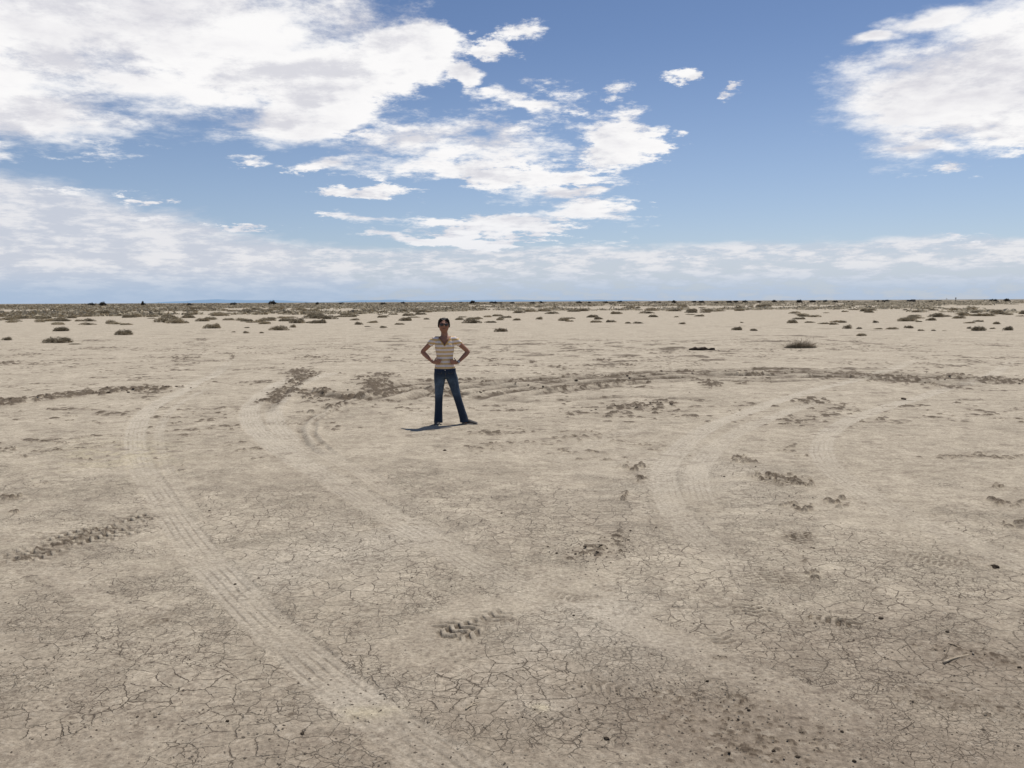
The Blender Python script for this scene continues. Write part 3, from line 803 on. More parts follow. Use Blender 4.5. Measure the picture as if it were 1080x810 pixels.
d = ray(1008, 316.6); t = 640/d.y
tw = empty('water_pump_tower', (d.x*t, 640, 0)); tag(tw, 'thin dark upright post with a wider head on the right horizon', 'post')
bm = bmesh.new(); box(bm, (0,0,1.4), (.3,.3,2.8)); mesh_obj('pole', bm_mesh('pole', bm, False), M_dkw, tw)
bm = bmesh.new(); bmesh.ops.create_icosphere(bm, subdivisions=2, radius=.9)
for v in bm.verts: v.co = Vector((v.co.x*.7, v.co.y*.4, v.co.z*.5+2.9))
mesh_obj('head', bm_mesh('head', bm), M_dkw, tw)

# ------------------------------------------------------------------ CLODS, STICKS, SLAB
M_clod = noisy_mat('dark_mud_clod', (.065, .05, .037), (.15, .118, .085), 30, .95, .1, .006, 60, .3)
M_stick = noisy_mat('bleached_stick', (.34, .28, .20), (.46, .39, .29), 30, .85)
def clod_mesh(seed, rough=.35, flat=.65):
    bm = bmesh.new(); bmesh.ops.create_icosphere(bm, subdivisions=3, radius=.5)
    from mathutils import noise as mn
    o = Vector((seed*3.7, seed*1.3, 0))
    for v in bm.verts:
        n = mn.fractal(v.co*2.2+o, 1.0, 2.0, 4); cell = mn.cell(v.co*3+o)
        v.co *= 1+rough*n+.12*(cell-.5); v.co.z *= flat
        if v.co.z < -.16: v.co.z = -.16
    return bm_mesh('clod', bm, False)
cms = [clod_mesh(i, .45, .6+.1*(i % 3)) for i in range(6)]
for m_ in cms: m_.materials.append(M_clod)
named_clods = [
 (640,780,6.5,'biggest dark clod lying in the foreground below the cracked patch'),
 (611,749,2.6,'small dark pebble above and left of the biggest foreground clod'),
 (551,758,2.2,'leftmost of the small dark pebbles below the cracked patch'),
 (576,758,2.2,'tiny dark pebble midway between leftmost pebble and biggest clod'),
 (564,750,2.0,'upper tiny dark pebble of the group below the cracked patch'),
 (746,720,3.6,'grey clod beside the fine track lines right of the cracked patch'),
 (790,750,4.0,'small dark clod above the damp bottom patch'),
 (816,792,5.0,'dark clod on the damp dirt at the bottom right of centre'),
 (841,798,5.5,'double-looking dark clod right of another on the bottom edge'),
 (769,796,3.6,'small clod left of the dark clod on the damp dirt'),
 (929,654,5.5,'dark flat clod right of the deep tread print'),
 (999,669,4.2,'dark round clod above the bleached stick'),
 (1049,598,8.5,'wide dark clod near the right side, mid foreground'),
 (240,761,4.2,'dark clod low on the left, below the cracks'),
 (319,775,4.6,'blackish clod at lower left beside the yellowish patch'),
 (221,539,3.0,'small clod right of the left tyre track'),
 (469,475,4.0,'lone dark clod on the pale ground below the person'),
 (248,615,3.0,'dark pebble next to the left tyre track'),
 (273,610,3.0,'small clod left of the dark scratch beside the left track'),
 (529,542,2.6,'little dark pebble on open ground right of centre'),
 (901,803,4.6,'small dark clod on the bottom edge at right'),
 (953,420.5,6,'dark clod at the left end of the long thin rut'),
 (1075,706,5.0,'dark clod touching the right edge in the foreground'),
 (145,755,3.0,'small clod in the lower left foreground'),
 (605,650,3.0,'small dark clod at the top of the cracked patch'),
 (888,773,4.0,'small clod low right between damp patches'),
]
for i, (px, py, w, lab) in enumerate(named_clods):
    c = at(px, py); k = dist_px(c); e = mesh_obj('mud_clod', cms[i % 6]); s_ = w*k*.9
    e.location = (c.x, c.y, ground_z(c.x, c.y)+s_*.12); e.scale = (s_, s_, s_*.95); e.rotation_euler = (0, 0, random.uniform(0, 6))
    tag(e, lab, 'clod')
# unnamed scattered small clods along ridges: individuals, sharing words by zone
zones = [('loose dark clod in the clod ridge on the far left', 'clods of the far left ridge', [(0,426),(40,421),(62,418),(100,415),(118,412),(150,411),(200,408)], 36, 2.2, (1.6, 4.2)),
         ('loose dark clod in the curved churned ridge left of the person', 'clods of the churned ridge left of the person', [(330,394),(312,401),(285,422),(318,413),(350,420),(395,408)], 26, 4, (1.5, 3.6)),
         ('loose dark clod along the long turning arcs right of the person', 'clods along the turning arcs', [(500,416),(600,405),(720,396),(850,396),(985,400),(1080,404)], 64, 3.2, (1.5, 4.0)),
         ('loose dark clod in the dark patch beyond the right tracks', 'clods beyond the right tracks', [(620,434),(665,430),(700,425),(750,405)], 22, 3, (1.6, 4.2)),
         ('dark crumb of mud on the clumpy patch in the middle foreground', 'crumbs on the clumpy middle patch', [(600,588),(625,584),(650,576),(655,562)], 26, 7, (1.6, 4)),
         ('small dark crumb of mud strewn over the damp dirt along the bottom right', 'crumbs on the damp bottom right', [(700,770),(780,775),(860,785),(960,770),(1060,720)], 60, 24, (.8, 2.0)),
         ('small dark crumb of mud strewn over the left foreground', 'crumbs on the left foreground', [(30,700),(120,690),(240,740),(330,790)], 34, 32, (1.0, 2.2)),
         ('dark crumb beside the streaky dark patch in the right middle ground', 'crumbs in the right middle ground', [(780,486),(830,508),(845,535),(842,568),(862,606)], 26, 8, (1.2, 2.8))]
for lab, grp, path, n, spread, wr in zones:
    P = [Vector(p) for p in path]
    for i in range(n):
        s_ = random.random()*(len(P)-1); q = P[int(s_)].lerp(P[int(s_)+1], s_-int(s_))
        px, py = q.x+random.gauss(0, spread*2), q.y+random.gauss(0, spread*.55)
        c = at(px, py); k = dist_px(c); w = random.uniform(*wr)*random.uniform(.6, 1)*k*1.1
        e = mesh_obj('mud_clod', cms[random.randrange(6)]); e.location = (c.x, c.y, ground_z(c.x, c.y)+w*.1)
        e.scale = (w, w*random.uniform(.6, 1), w*random.uniform(.6, .9)); e.rotation_euler.z = random.uniform(0, 6)
        tag(e, lab, 'clod', grp)
# flat dark slab
M_slab = noisy_mat('dark_driftwood', (.035, .026, .02), (.09, .068, .05), 6, .9, .1, .01, 20)
c = at(740, 369); k = dist_px(c)
bm = bmesh.new()
from mathutils import noise as mn
bmesh.ops.create_cube(bm, size=1); bmesh.ops.subdivide_edges(bm, edges=bm.edges[:], cuts=7, use_grid_fill=True)
for v in bm.verts:
    x = v.co.x; v.co = Vector((x*26*k, v.co.y*.5*(1-.5*abs(x)), (v.co.z+.45)*.085*(1.1-.9*abs(x)+.35*math.sin(x*17))))
    v.co += mn.noise_vector(v.co*3)*.05; v.co.z = max(v.co.z, -.02)
sl = mesh_obj('driftwood_slab', bm_mesh('driftwood_slab', bm, False), M_slab); sl.location = (c.x, c.y, ground_z(c.x, c.y)); sl.rotation_euler.z = -.15
tag(sl, 'flat blackish slab of driftwood lying on the pale flat right of centre', 'driftwood')
for i, (px, w, lab) in enumerate([(753,6,'dark chunk next to the right end of the driftwood slab'), (757.5,3,'small dark chunk farthest right of the driftwood slab')]):
    c = at(px, 369.5); k = dist_px(c); e = mesh_obj('wood_chunk', cms[i].copy()); e.data.materials.clear(); e.data.materials.append(M_slab)
    e.location = (c.x, c.y, ground_z(c.x, c.y)); e.scale = (w*k, w*k*.6, w*k*.45); tag(e, lab, 'wood chunk')
def stick(p0, p1, r, label, mat=M_stick, bend=.006, twig=True):
    a = at(*p0); b = at(*p1); c0 = (a+b)/2
    e = bpy.data.meshes.new('stick'); V, Fc = [], []; n = 7; rs_ = random.Random(int(p0[0]))
    d = (b-a).to_2d().normalized(); nrm = Vector((-d.y, d.x, 0)); up = Vector((0,0,1))
    gz = ground_z(c0.x, c0.y)
    for i in range(n):
        t = i/(n-1); p = a.lerp(b, t)-c0+nrm*(math.sin(t*3)*bend+rs_.gauss(0, bend*.15))+up*(r*.35+.002*math.sin(t*5)); rd = r*(1-.45*t)
        for k in range(6): V.append(p+nrm*math.cos(k*1.047)*rd+up*math.sin(k*1.047)*rd)
    for i in range(n-1):
        for k in range(6): Fc.append((i*6+k, i*6+(k+1)%6, i*6+6+(k+1)%6, i*6+6+k))
    Fc.append(tuple(range(6))[::-1]); Fc.append(tuple(range((n-1)*6, n*6)))
    o = mesh_obj('stick', pydata('stick', V, Fc, True), mat); o.location = (c0.x, c0.y, gz); tag(o, label, 'stick'); return o
stick((995,702),(1022,693), .0075, 'pale bleached stick on the dark dirt near the right edge')
stick((1000,681),(1016,688), .004, 'thin darker twig just above the pale bleached stick', M_stem)
stick((491,751),(503,745), .005, 'short yellowish straw lying below the tread print, lower of two', M_stick)
stick((496,747),(505,742), .004, 'short yellowish straw lying below the tread print, upper of two', M_stick)

# fine loose gravel of the near ground
M_grv, n8 = new_mat('grit', .95, .1)
n8.put(n8.b.inputs['Base Color'], n8.mix(n8.node('ShaderNodeAttribute', attribute_name='tone').outputs['Fac'], (.13, .105, .08), (.42, .36, .28)))
rs = random.Random(21); V, Fc, T = [], [], []
spots_ = [(780,780,150),(900,770,120),(1040,700,90),(700,740,80),(640,740,90),(240,760,120),(80,700,120),(625,582,35),(420,780,120),(880,650,90)]
octa = [(1,0,0),(-1,0,0),(0,1,0),(0,-1,0),(0,0,.8),(0,0,-.5)]; of = [(0,2,4),(2,1,4),(1,3,4),(3,0,4),(2,0,5),(1,2,5),(3,1,5),(0,3,5)]
for i in range(6000):
    if rs.random() < .55:
        c0 = rs.choice(spots_); px, py = rs.gauss(c0[0], c0[2]*.7), rs.gauss(c0[1], c0[2]*.35)
    else: px, py = rs.uniform(-60, 1140), rs.uniform(520, 860)
    if py < 480: continue
    c = at(px, min(py, 870)); z = ground_z(c.x, c.y); r = .0022/(rs.random()+.13)*(.8+.4*rs.random()); r = min(r, .0085)
    a = rs.uniform(0, 6.28); ca, sa = math.cos(a), math.sin(a); sx_, sy_ = r*rs.uniform(.7, 1.3), r*rs.uniform(.6, 1.1)
    b = len(V)
    for x, y, zz in octa:
        x = x*sx_*rs.uniform(.7, 1.2); y = y*sy_*rs.uniform(.7, 1.2)
        V.append((c.x+x*ca-y*sa, c.y+x*sa+y*ca, z+zz*r*rs.uniform(.5, .9)+r*.1))
    t = rs.random()**2.2
    for f in of: Fc.append(tuple(b+k for k in f)); T.append(t)
gme = pydata('gravel', V, Fc); set_tone(gme, T)
tag(mesh_obj('gravel', gme, M_grv), 'fine loose grit and crumbs of dry mud over the near ground', 'gravel', kind='stuff')

# ------------------------------------------------------------------ PERSON
PX = at(470, 447.3)
per = empty('person', (PX.x, PX.y, ground_z(PX.x, PX.y)-.004), -math.atan2(PX.x, PX.y)*1.0)
tag(per, 'woman in a white and mustard striped T-shirt and blue jeans, hands on hips, wearing sunglasses', 'person')

def ring_tube(bm, pts, ref=(0, 1, 0), seg=20, sq=2.0):
    """closed loft: pts = (centre, half-width across, half-depth along ref); frames follow the path"""
    P = [Vector(p[0]) for p in pts]; ref = Vector(ref); rings = []
    for i, p in enumerate(pts):
        a = P[max(i-1, 0)]; b = P[min(i+1, len(P)-1)]; t = (b-a).normalized()
        s = t.cross(ref).normalized(); d = s.cross(t).normalized(); ring = []
        for k in range(seg):
            an = 2*math.pi*k/seg; ca, sa = math.cos(an), math.sin(an)
            e = 2/sq; cx = math.copysign(abs(ca)**e, ca); sy = math.copysign(abs(sa)**e, sa)
            ring.append(bm.verts.new(P[i]+s*cx*p[1]+d*sy*p[2]))
        rings.append(ring)
    for a, b in zip(rings[:-1], rings[1:]):
        for k in range(seg): bm.faces.new((a[k], a[(k+1) % seg], b[(k+1) % seg], b[k]))
    bm.faces.new(rings[0][::-1]); bm.faces.new(rings[-1])
def ellipsoid(bm, c, r, rot=None, sub=3):
    vs = bmesh.ops.create_icosphere(bm, subdivisions=sub, radius=1)['verts']
    for v in vs:
        q = Vector((v.co.x*r[0], v.co.y*r[1], v.co.z*r[2]))
        if rot: q = rot @ q
        v.co = q+Vector(c)
def fuse(name, bm, voxel, smooth=4, mat=None, parent=per, fac=.5):
    bmesh.ops.recalc_face_normals(bm, faces=bm.faces[:])
    me = bm_mesh(name+'_src', bm); o = bpy.data.objects.new(name+'_src', me); COL.objects.link(o)
    r = o.modifiers.new('r', 'REMESH'); r.mode = 'VOXEL'; r.voxel_size = voxel; r.use_smooth_shade = True
    if smooth:
        s = o.modifiers.new('s', 'SMOOTH'); s.iterations = smooth; s.factor = fac
    dg = bpy.context.evaluated_depsgraph_get(); m2 = bpy.data.meshes.new_from_object(o.evaluated_get(dg)); m2.name = name
    bpy.data.objects.remove(o); bpy.data.meshes.remove(me)
    m2.polygons.foreach_set('use_smooth', [True]*len(m2.polygons))
    return mesh_obj(name, m2, mat, parent)

M_skin = noisy_mat('skin', (.29, .145, .097), (.35, .18, .122), 9, .6, .25)
M_hair = noisy_mat('black_hair', (.010, .008, .007), (.022, .016, .013), 60, .6, .15)
hx = -.008                                   # head centre x
# joints (x right in the photo, -y towards the camera)
SH = {-1: Vector((-.160, .0, 1.312)), 1: Vector((.155, .0, 1.314))}
EL = {-1: Vector((-.345, .06, 1.125)), 1: Vector((.362, .06, 1.118))}
WR = {-1: Vector((-.176, -.055, .965)), 1: Vector((.190, -.070, .958))}
bm = bmesh.new()
# torso under the clothes, neck
ring_tube(bm, [((0,0,.80),.12,.08),((0,0,.90),.125,.085),((0,0,1.02),.112,.078),((0,0,1.14),.118,.082),((0,-.004,1.24),.135,.088),
               ((0,0,1.31),.150,.076),((0,.006,1.345),.110,.060),((0,.008,1.375),.055,.052),((hx*.5,.004,1.42),.047,.050),((hx,-.004,1.47),.046,.050)], seg=24)
# head: skull and jaw
ellipsoid(bm, (hx, .012, 1.548), (.073, .090, .088))
ring_tube(bm, [((hx,-.010,1.425),.018,.018),((hx,-.020,1.433),.038,.040),((hx,-.012,1.455),.055,.062),((hx,-.006,1.49),.066,.080),((hx,.0,1.53),.071,.088),((hx,.004,1.57),.070,.086)], seg=24)
ellipsoid(bm, (hx, -.098, 1.520), (.013, .014, .016)); ellipsoid(bm, (hx, -.090, 1.540), (.009, .012, .028))
ellipsoid(bm, (hx, -.086, 1.482), (.026, .009, .006)); ellipsoid(bm, (hx, -.085, 1.474), (.022, .009, .006))
for s in (-1, 1):
    ellipsoid(bm, (hx+s*.073, .012, 1.525), (.010, .018, .030)); ellipsoid(bm, (hx+s*.040, -.062, 1.512), (.022, .022, .020))
    a, e, w = SH[s], EL[s], WR[s]
    ring_tube(bm, [(a+Vector((-s*.04,0,.005)),.045,.045),(a,.046,.048),(a.lerp(e,.25),.042,.043),(a.lerp(e,.6),.037,.038),(a.lerp(e,.9),.033,.034),(e+Vector((0,0,-.006)),.032,.033)], seg=16)
    ring_tube(bm, [(e+Vector((0,0,.01)),.032,.033),(e.lerp(w,.2),.036,.034),(e.lerp(w,.45),.033,.031),(e.lerp(w,.8),.024,.023),(w,.021,.020)], seg=16)
    # hand on the hip: palm, four fingers forward on the belly side, thumb up/back
    d = Vector((-s*.80, -.55, .22)).normalized(); pc = w+d*.045
    ring_tube(bm, [(w,.021,.018),(w+d*.02,.028,.016),(w+d*.055,.037,.015),(w+d*.082,.036,.013)], ref=(0,1,0), seg=14)
    for k, (ln, dz) in enumerate(((.062,.027),(.068,.009),(.064,-.010),(.050,-.027))):
        b0 = w+d*.075+Vector((0,0,dz)); b1 = b0+d*ln*.5+Vector((0,-.004,dz*.12)); b2 = b1+Vector((-s*.80,-.02,-.10)).normalized()*ln*.5
        ring_tube(bm, [(b0-d*.02,.0085,.0085),(b0,.0088,.0088),(b1,.0080,.0080),(b2,.0060,.0060)], ref=(0,0,1), seg=8)
    t0 = w+d*.018+Vector((0,-.006,.016)); t1 = t0+Vector((-s*.020,.004,.036)); t2 = t1+Vector((-s*.016,.012,.024))
    ring_tube(bm, [(t0,.011,.011),(t1,.0095,.0095),(t2,.0070,.0070)], ref=(0,1,0), seg=8)
# legs
HP = {-1: Vector((-.075, .0, .84)), 1: Vector((.078, 0, .84))}
KN = {-1: Vector((-.098, -.01, .455)), 1: Vector((.178, -.01, .45))}
AN = {-1: Vector((-.112, .015, .075)), 1: Vector((.288, .010, .075))}
for s in (-1, 1):
    a, e, w = HP[s], KN[s], AN[s]
    ring_tube(bm, [(a+Vector((0,0,.06)),.07,.08),(a,.080,.085),(a.lerp(e,.3),.072,.076),(a.lerp(e,.75),.052,.056),(e,.046,.050),(e.lerp(w,.25),.048,.050),(e.lerp(w,.7),.034,.036),(w,.028,.032)], seg=16)
    fd = Vector((-.12, -1, 0)).normalized() if s < 0 else Vector((.80, -.60, 0)).normalized()
    ring_tube(bm, [(w+Vector((0,0,.02)),.028,.030),(w+Vector((0,0,-.02))+fd*.01,.028,.032),(w+Vector((0,0,-.045))+fd*.05,.026,.028)], seg=12)
for v in bm.verts:
    if v.co.z > 1.40 and abs(v.co.x-hx) < .12:
        t = min(1, (v.co.z-1.40)/.05); v.co.x = hx+(v.co.x-hx)*(1+.10*t); v.co.z -= .0*t
body = fuse('body', bm, .0052, 3, M_skin)

# hair: cap swept back, with bun
bm = bmesh.new()
ellipsoid(bm, (hx, .026, 1.566), (.082, .092, .083)); ellipsoid(bm, (hx, .06, 1.53), (.070, .066, .075)); ellipsoid(bm, (hx+.01, .125, 1.535), (.036, .032, .038))
for s in (-1, 1):
    ring_tube(bm, [((hx+s*.030,-.045,1.628),.026,.016),((hx+s*.058,-.040,1.600),.020,.016),((hx+s*.072,-.024,1.565),.011,.018),((hx+s*.076,-.006,1.53),.009,.018),((hx+s*.074,.01,1.50),.006,.012)], seg=12)
for v in bm.verts: v.co.x = hx+(v.co.x-hx)*1.12
hair = fuse('hair', bm, .005, 3, M_hair)

# shirt
M_shirt, n5 = new_mat('striped_jersey', .85, .15)
tc = n5.node('ShaderNodeTexCoord').outputs['Object']; sx = n5.node('ShaderNodeSeparateXYZ', {0: tc})
wv = n5.m('MULTIPLY', n5.m('SUBTRACT', n5.noise(tc, 9, 3), .5), .012)
arm = n5.rng(n5.m('ABSOLUTE', sx.outputs[0]), .125, .23, 0, -.015, False)
zz = n5.m('ADD', n5.m('ADD', sx.outputs[2], wv), arm)
fr = n5.m('FRACT', n5.m('DIVIDE', n5.m('SUBTRACT', zz, .872), .0605))
st = n5.m('MULTIPLY', n5.rng(fr, .0, .05), n5.rng(fr, .50, .45))
n5.put(n5.b.inputs['Base Color'], n5.mix(st, (.72, .64, .61), (.60, .42, .20)))
bn = n5.node('ShaderNodeBump', {'Height': n5.noise(tc, 16, 3), 'Strength': 1.0, 'Distance': .012}); n5.put(n5.b.inputs['Normal'], bn.outputs[0])
bm = bmesh.new()
ring_tube(bm, [((0,0,.868),.158,.112),((0,0,.90),.157,.112),((0,0,.96),.142,.100),((0,0,1.03),.128,.094),((0,-.002,1.09),.130,.095),((0,-.008,1.16),.144,.104),((0,-.012,1.22),.148,.112),
               ((0,-.004,1.28),.152,.098),((0,.004,1.318),.150,.080),((0,.008,1.348),.108,.066),((0,.010,1.372),.072,.056)], seg=28, sq=2.2)
for s in (-1, 1):
    ellipsoid(bm, (s*.062, -.082, 1.215), (.056, .040, .052))
    a, e = SH[s], EL[s]
    ring_tube(bm, [(a+Vector((-s*.07,0,.004)),.050,.060),(a+Vector((-s*.02,0,.004)),.052,.058),(a.lerp(e,.15),.054,.056),(a.lerp(e,.30),.051,.053),(a.lerp(e,.375),.050,.052)], seg=18)
shirt = fuse('shirt', bm, .006, 4, M_shirt)
# open V neck and the neck hole
b2 = bmesh.new(); b2.from_mesh(shirt.data)
kill = []
for f in b2.faces:
    c = f.calc_center_median()
    if (c.y < -.015 and c.z > 1.222+abs(c.x-.0)*1.35-.0 and abs(c.x) < .095) or (c.z > 1.352 and abs(c.x) < .082 and c.y < .05): kill.append(f)
    elif c.z < .873 and f.normal.z < -.6: kill.append(f)
bmesh.ops.delete(b2, geom=kill, context='FACES')
bound = [e_ for e_ in b2.edges if e_.is_boundary and (e_.verts[0].co.z > 1.0)]
b2.to_mesh(shirt.data)
# neckline band along the V
M_trim = noisy_mat('mustard_trim', (.50, .30, .09), (.58, .36, .12), 40, .85)
bt = bmesh.new()
def surf_y(x, z):      # front of the shirt above the chest
    dg = bpy.context.evaluated_depsgraph_get()
    ok, loc, nrm, idx = body.ray_cast(Vector((x, -.5, z)), Vector((0, 1, 0)))
    return loc.y if ok else 0
path = []
for i in range(-8, 9):
    x = i/8*.088; z = 1.222+abs(x)*1.35
    ok, loc, nrm, idx = shirt.ray_cast(Vector((x*1.06, -.5, z-.008)), Vector((0, 1, 0)))
    path.append(Vector((x, (loc.y if ok else surf_y(x, z))-.001, z-.003)))
ring_tube(bt, [(p, .0065, .0065) for p in path], ref=(0, 1, .3), seg=8)
mesh_obj('neckband', bm_mesh('neckband', bt), M_trim, shirt)

# jeans
M_jean, n6 = new_mat('blue_denim', .85, .2)
tc = n6.node('ShaderNodeTexCoord').outputs['Object']
sx = n6.node('ShaderNodeSeparateXYZ', {0: tc})
ff = n6.m('MULTIPLY', n6.rng(sx.outputs[2], .34, .55), n6.rng(sx.outputs[2], .80, .64)); fade = n6.m('MULTIPLY', ff, n6.rng(n6.noise(tc, 7, 4), .35, .65, .25, 1))
c_ = n6.mix(fade, (.024, .038, .062), (.095, .138, .190)); c_ = n6.mix(n6.rng(n6.noise(tc, 90, 3), .4, .7, 0, .35), c_, (.010, .018, .04))
n6.put(n6.b.inputs['Base Color'], c_)
bn = n6.node('ShaderNodeBump', {'Height': n6.noise(n6.v('MULTIPLY', tc, (1, 1, 1.8)), 12, 3), 'Strength': 1.0, 'Distance': .012}); n6.put(n6.b.inputs['Normal'], bn.outputs[0])
bm = bmesh.new()
ring_tube(bm, [((0,0,.885),.150,.104),((0,0,.86),.155,.108),((0,.004,.81),.166,.116),((.002,.006,.76),.160,.112),((.004,.004,.725),.120,.098)], seg=28, sq=2.3)
for s in (-1, 1):
    a, e, w = HP[s], KN[s], AN[s]
    pts = [(a+Vector((0,0,.02)),.084,.102),(a+Vector((0,0,-.05)),.094,.104),(a.lerp(e,.35),.087,.092),(a.lerp(e,.65),.073,.076),(e,.061,.066),(e.lerp(w,.30),.059,.066),
           (e.lerp(w,.62),.060,.068),(e.lerp(w,.85),.064,.074),(w+Vector((0,-.008,-.025)),.068,.082),(w+Vector((0,-.010,-.045)),.069,.084)]
    ring_tube(bm, pts, seg=22)
jeans = fuse('jeans', bm, .007, 4, M_jean)
# waistband, fly, pockets, button
def band_on(obj, zc, dz, grow, name, mat, z_tilt=0):
    b = bmesh.new(); n = 48; rows = []
    for z in (zc-dz, zc+dz):
        row = []
        for k in range(n):
            an = 2*math.pi*k/n; dr = Vector((math.cos(an), math.sin(an), 0)); ok, loc, _, _ = obj.ray_cast(Vector((0,0,zc))+dr*.5, -dr)
            row.append(b.verts.new(Vector((loc.x, loc.y, z))+dr*grow))
        rows.append(row)
    for k in range(n): b.faces.new((rows[0][k], rows[0][(k+1) % n], rows[1][(k+1) % n], rows[1][k]))
    return mesh_obj(name, bm_mesh(name, b), mat, obj)
M_jeand = noisy_mat('dark_denim', (.012, .020, .042), (.025, .04, .075), 50, .85)
band_on(jeans, .852, .018, .004, 'waistband', M_jeand)
def line_on(obj, pts, r, name, mat):
    b = bmesh.new(); pp = []
    for x, z in pts:
        ok, loc, _, _ = obj.ray_cast(Vector((x, -.6, z)), Vector((0, 1, 0))); pp.append((Vector((x, (loc.y if ok else -.1)-.001, z)), r, r))
    ring_tube(b, pp, ref=(0, 1, .01), seg=6); return mesh_obj(name, bm_mesh(name, b), mat, obj)
M_seam = noisy_mat('seam_thread', (.10, .085, .06), (.16, .13, .09), 50, .85)
line_on(jeans, [(-.125,.815),(-.105,.80),(-.075,.792),(-.055,.80),(-.048,.826)], .0018, 'pocket_seam', M_seam)
line_on(jeans, [(.125,.815),(.105,.80),(.075,.792),(.055,.80),(.048,.826)], .0018, 'pocket_seam', M_seam)
line_on(jeans, [(.004,.832),(.006,.80),(.005,.765),(.002,.735)], .002, 'fly_seam', M_seam)
bb = bmesh.new(); ok, loc, _, _ = jeans.ray_cast(Vector((.002,-.6,.853)), Vector((0,1,0)))
ellipsoid(bb, (.002, loc.y-.006, .853), (.008, .004, .008), sub=2)
M_metal = noisy_mat('brushed_steel', (.5,.5,.52), (.6,.6,.62), 40, .3, .5); M_metal.node_tree.nodes['Principled BSDF'].inputs['Metallic'].default_value = .9
mesh_obj('button', bm_mesh('button', bb), M_metal, jeans)

# shoes
M_shoe = noisy_mat('grey_suede', (.045, .042, .040), (.085, .08, .075), 25, .8); M_sole = noisy_mat('pale_rubber_sole', (.42, .39, .34), (.52, .48, .42), 25, .7)
for s in (-1, 1):
    w = AN[s]; fd = Vector((-.15, -1, 0)).normalized() if s < 0 else Vector((.88, -.47, 0)).normalized()
    heel = Vector((w.x, w.y+.03, 0))-fd*.02
    bm = bmesh.new()
    P = [(0,.033,.040,.052),(.05,.036,.040,.055),(.10,.037,.034,.045),(.16,.042,.027,.034),(.21,.040,.021,.026),(.242,.026,.015,.02)]
    ring_tube(bm, [(heel+fd*l+Vector((0,0,zc)), wd, ht) for l, wd, ht, zc in P], ref=(0,0,1), seg=16)
    sh_ = fuse('shoe', bm, .006, 3, M_shoe)
    bm = bmesh.new(); side = Vector((-fd.y, fd.x, 0)); lo, hi = [], []
    outl = []
    for k in range(28):
        an = 2*math.pi*k/28; l = .115+.138*math.cos(an); wd = (.041 if math.cos(an) > 0 else .036)*math.sin(an); outl.append(heel+fd*l+side*wd)
    lo = [bm.verts.new(p+Vector((0,0,.002))) for p in outl]; hi = [bm.verts.new(p+Vector((0,0,.022))) for p in outl]
    for k in range(28): bm.faces.new((lo[k], lo[(k+1) % 28], hi[(k+1) % 28], hi[k]))
    bm.faces.new(lo[::-1]); bm.faces.new(hi)
    mesh_obj('sole', bm_mesh('sole', bm, False), M_sole, sh_)

# sunglasses
M_lens = noisy_mat('dark_lens', (.006,.004,.004), (.012,.008,.008), 5, .08, .6); M_frame = noisy_mat('black_plastic', (.01,.009,.009), (.018,.015,.015), 20, .3, .5)
gl = mesh_obj('sunglasses', pydata('sunglasses', [], []), M_frame, per)
bm = bmesh.new()
ring_tube(bm, [((hx-.066,-.066,1.551),.004,.006),((hx-.030,-.098,1.554),.004,.006),((hx,-.105,1.552),.004,.006),((hx+.030,-.098,1.554),.004,.006),((hx+.066,-.066,1.551),.004,.006)], ref=(0,0,1), seg=8)
for s in (-1, 1): ring_tube(bm, [((hx+s*.067,-.066,1.551),.003,.005),((hx+s*.080,-.02,1.549),.003,.005),((hx+s*.080,.02,1.545),.003,.005)], ref=(0,0,1), seg=8)
gl.data = bm_mesh('sunglasses', bm); gl.data.materials.append(M_frame)
for s in (-1, 1):
    bm = bmesh.new(); ellipsoid(bm, (0,0,0), (.029,.005,.019)); rot = Matrix.Rotation(s*.55, 3, 'Z')
    for v in bm.verts: v.co = rot @ v.co + Vector((hx+s*.034, -.093, 1.539))
    mesh_obj('lens', bm_mesh('lens', bm), M_lens, gl)
# wristwatch
w = WR[1]; d = (WR[1]-EL[1]).normalized(); bm = bmesh.new()
p = w-d*.022
bw = empty('wristwatch', (0,0,0)); bw.parent = per
ring_tube(bm, [(p-d*.008,.027,.026),(p-d*.004,.0285,.0275),(p+d*.004,.0285,.0275),(p+d*.008,.027,.026)], seg=18); mesh_obj('strap', bm_mesh('strap', bm), M_metal, bw)
bm = bmesh.new(); nrm = Vector((.3,-.85,.25)).normalized(); r_ = bmesh.ops.create_cone(bm, cap_ends=True, segments=20, radius1=.017, radius2=.017, depth=.009)['verts']
q = nrm.to_track_quat('Z', 'Y').to_matrix()
for v in r_: v.co = q @ v.co + p + nrm*.029
mesh_obj('watch_face', bm_mesh('watch_face', bm, False), noisy_mat('watch_glass', (.3,.32,.34), (.4,.42,.44), 30, .1, .6), bw)

# ------------------------------------------------------------------ SUN
SUN_EL = 55.9; sdir = Vector((.35, .58, 1.474)).normalized()      # towards the sun
sl_ = bpy.data.lights.new('sun', 'SUN'); sl_.energy = 4.25; sl_.angle = R(.53); sl_.color = (1, .955, .89)
so = bpy.data.objects.new('sun', sl_); COL.objects.link(so); so.rotation_euler = sdir.to_track_quat('Z', 'Y').to_euler(); so.location = (20, 30, 80)

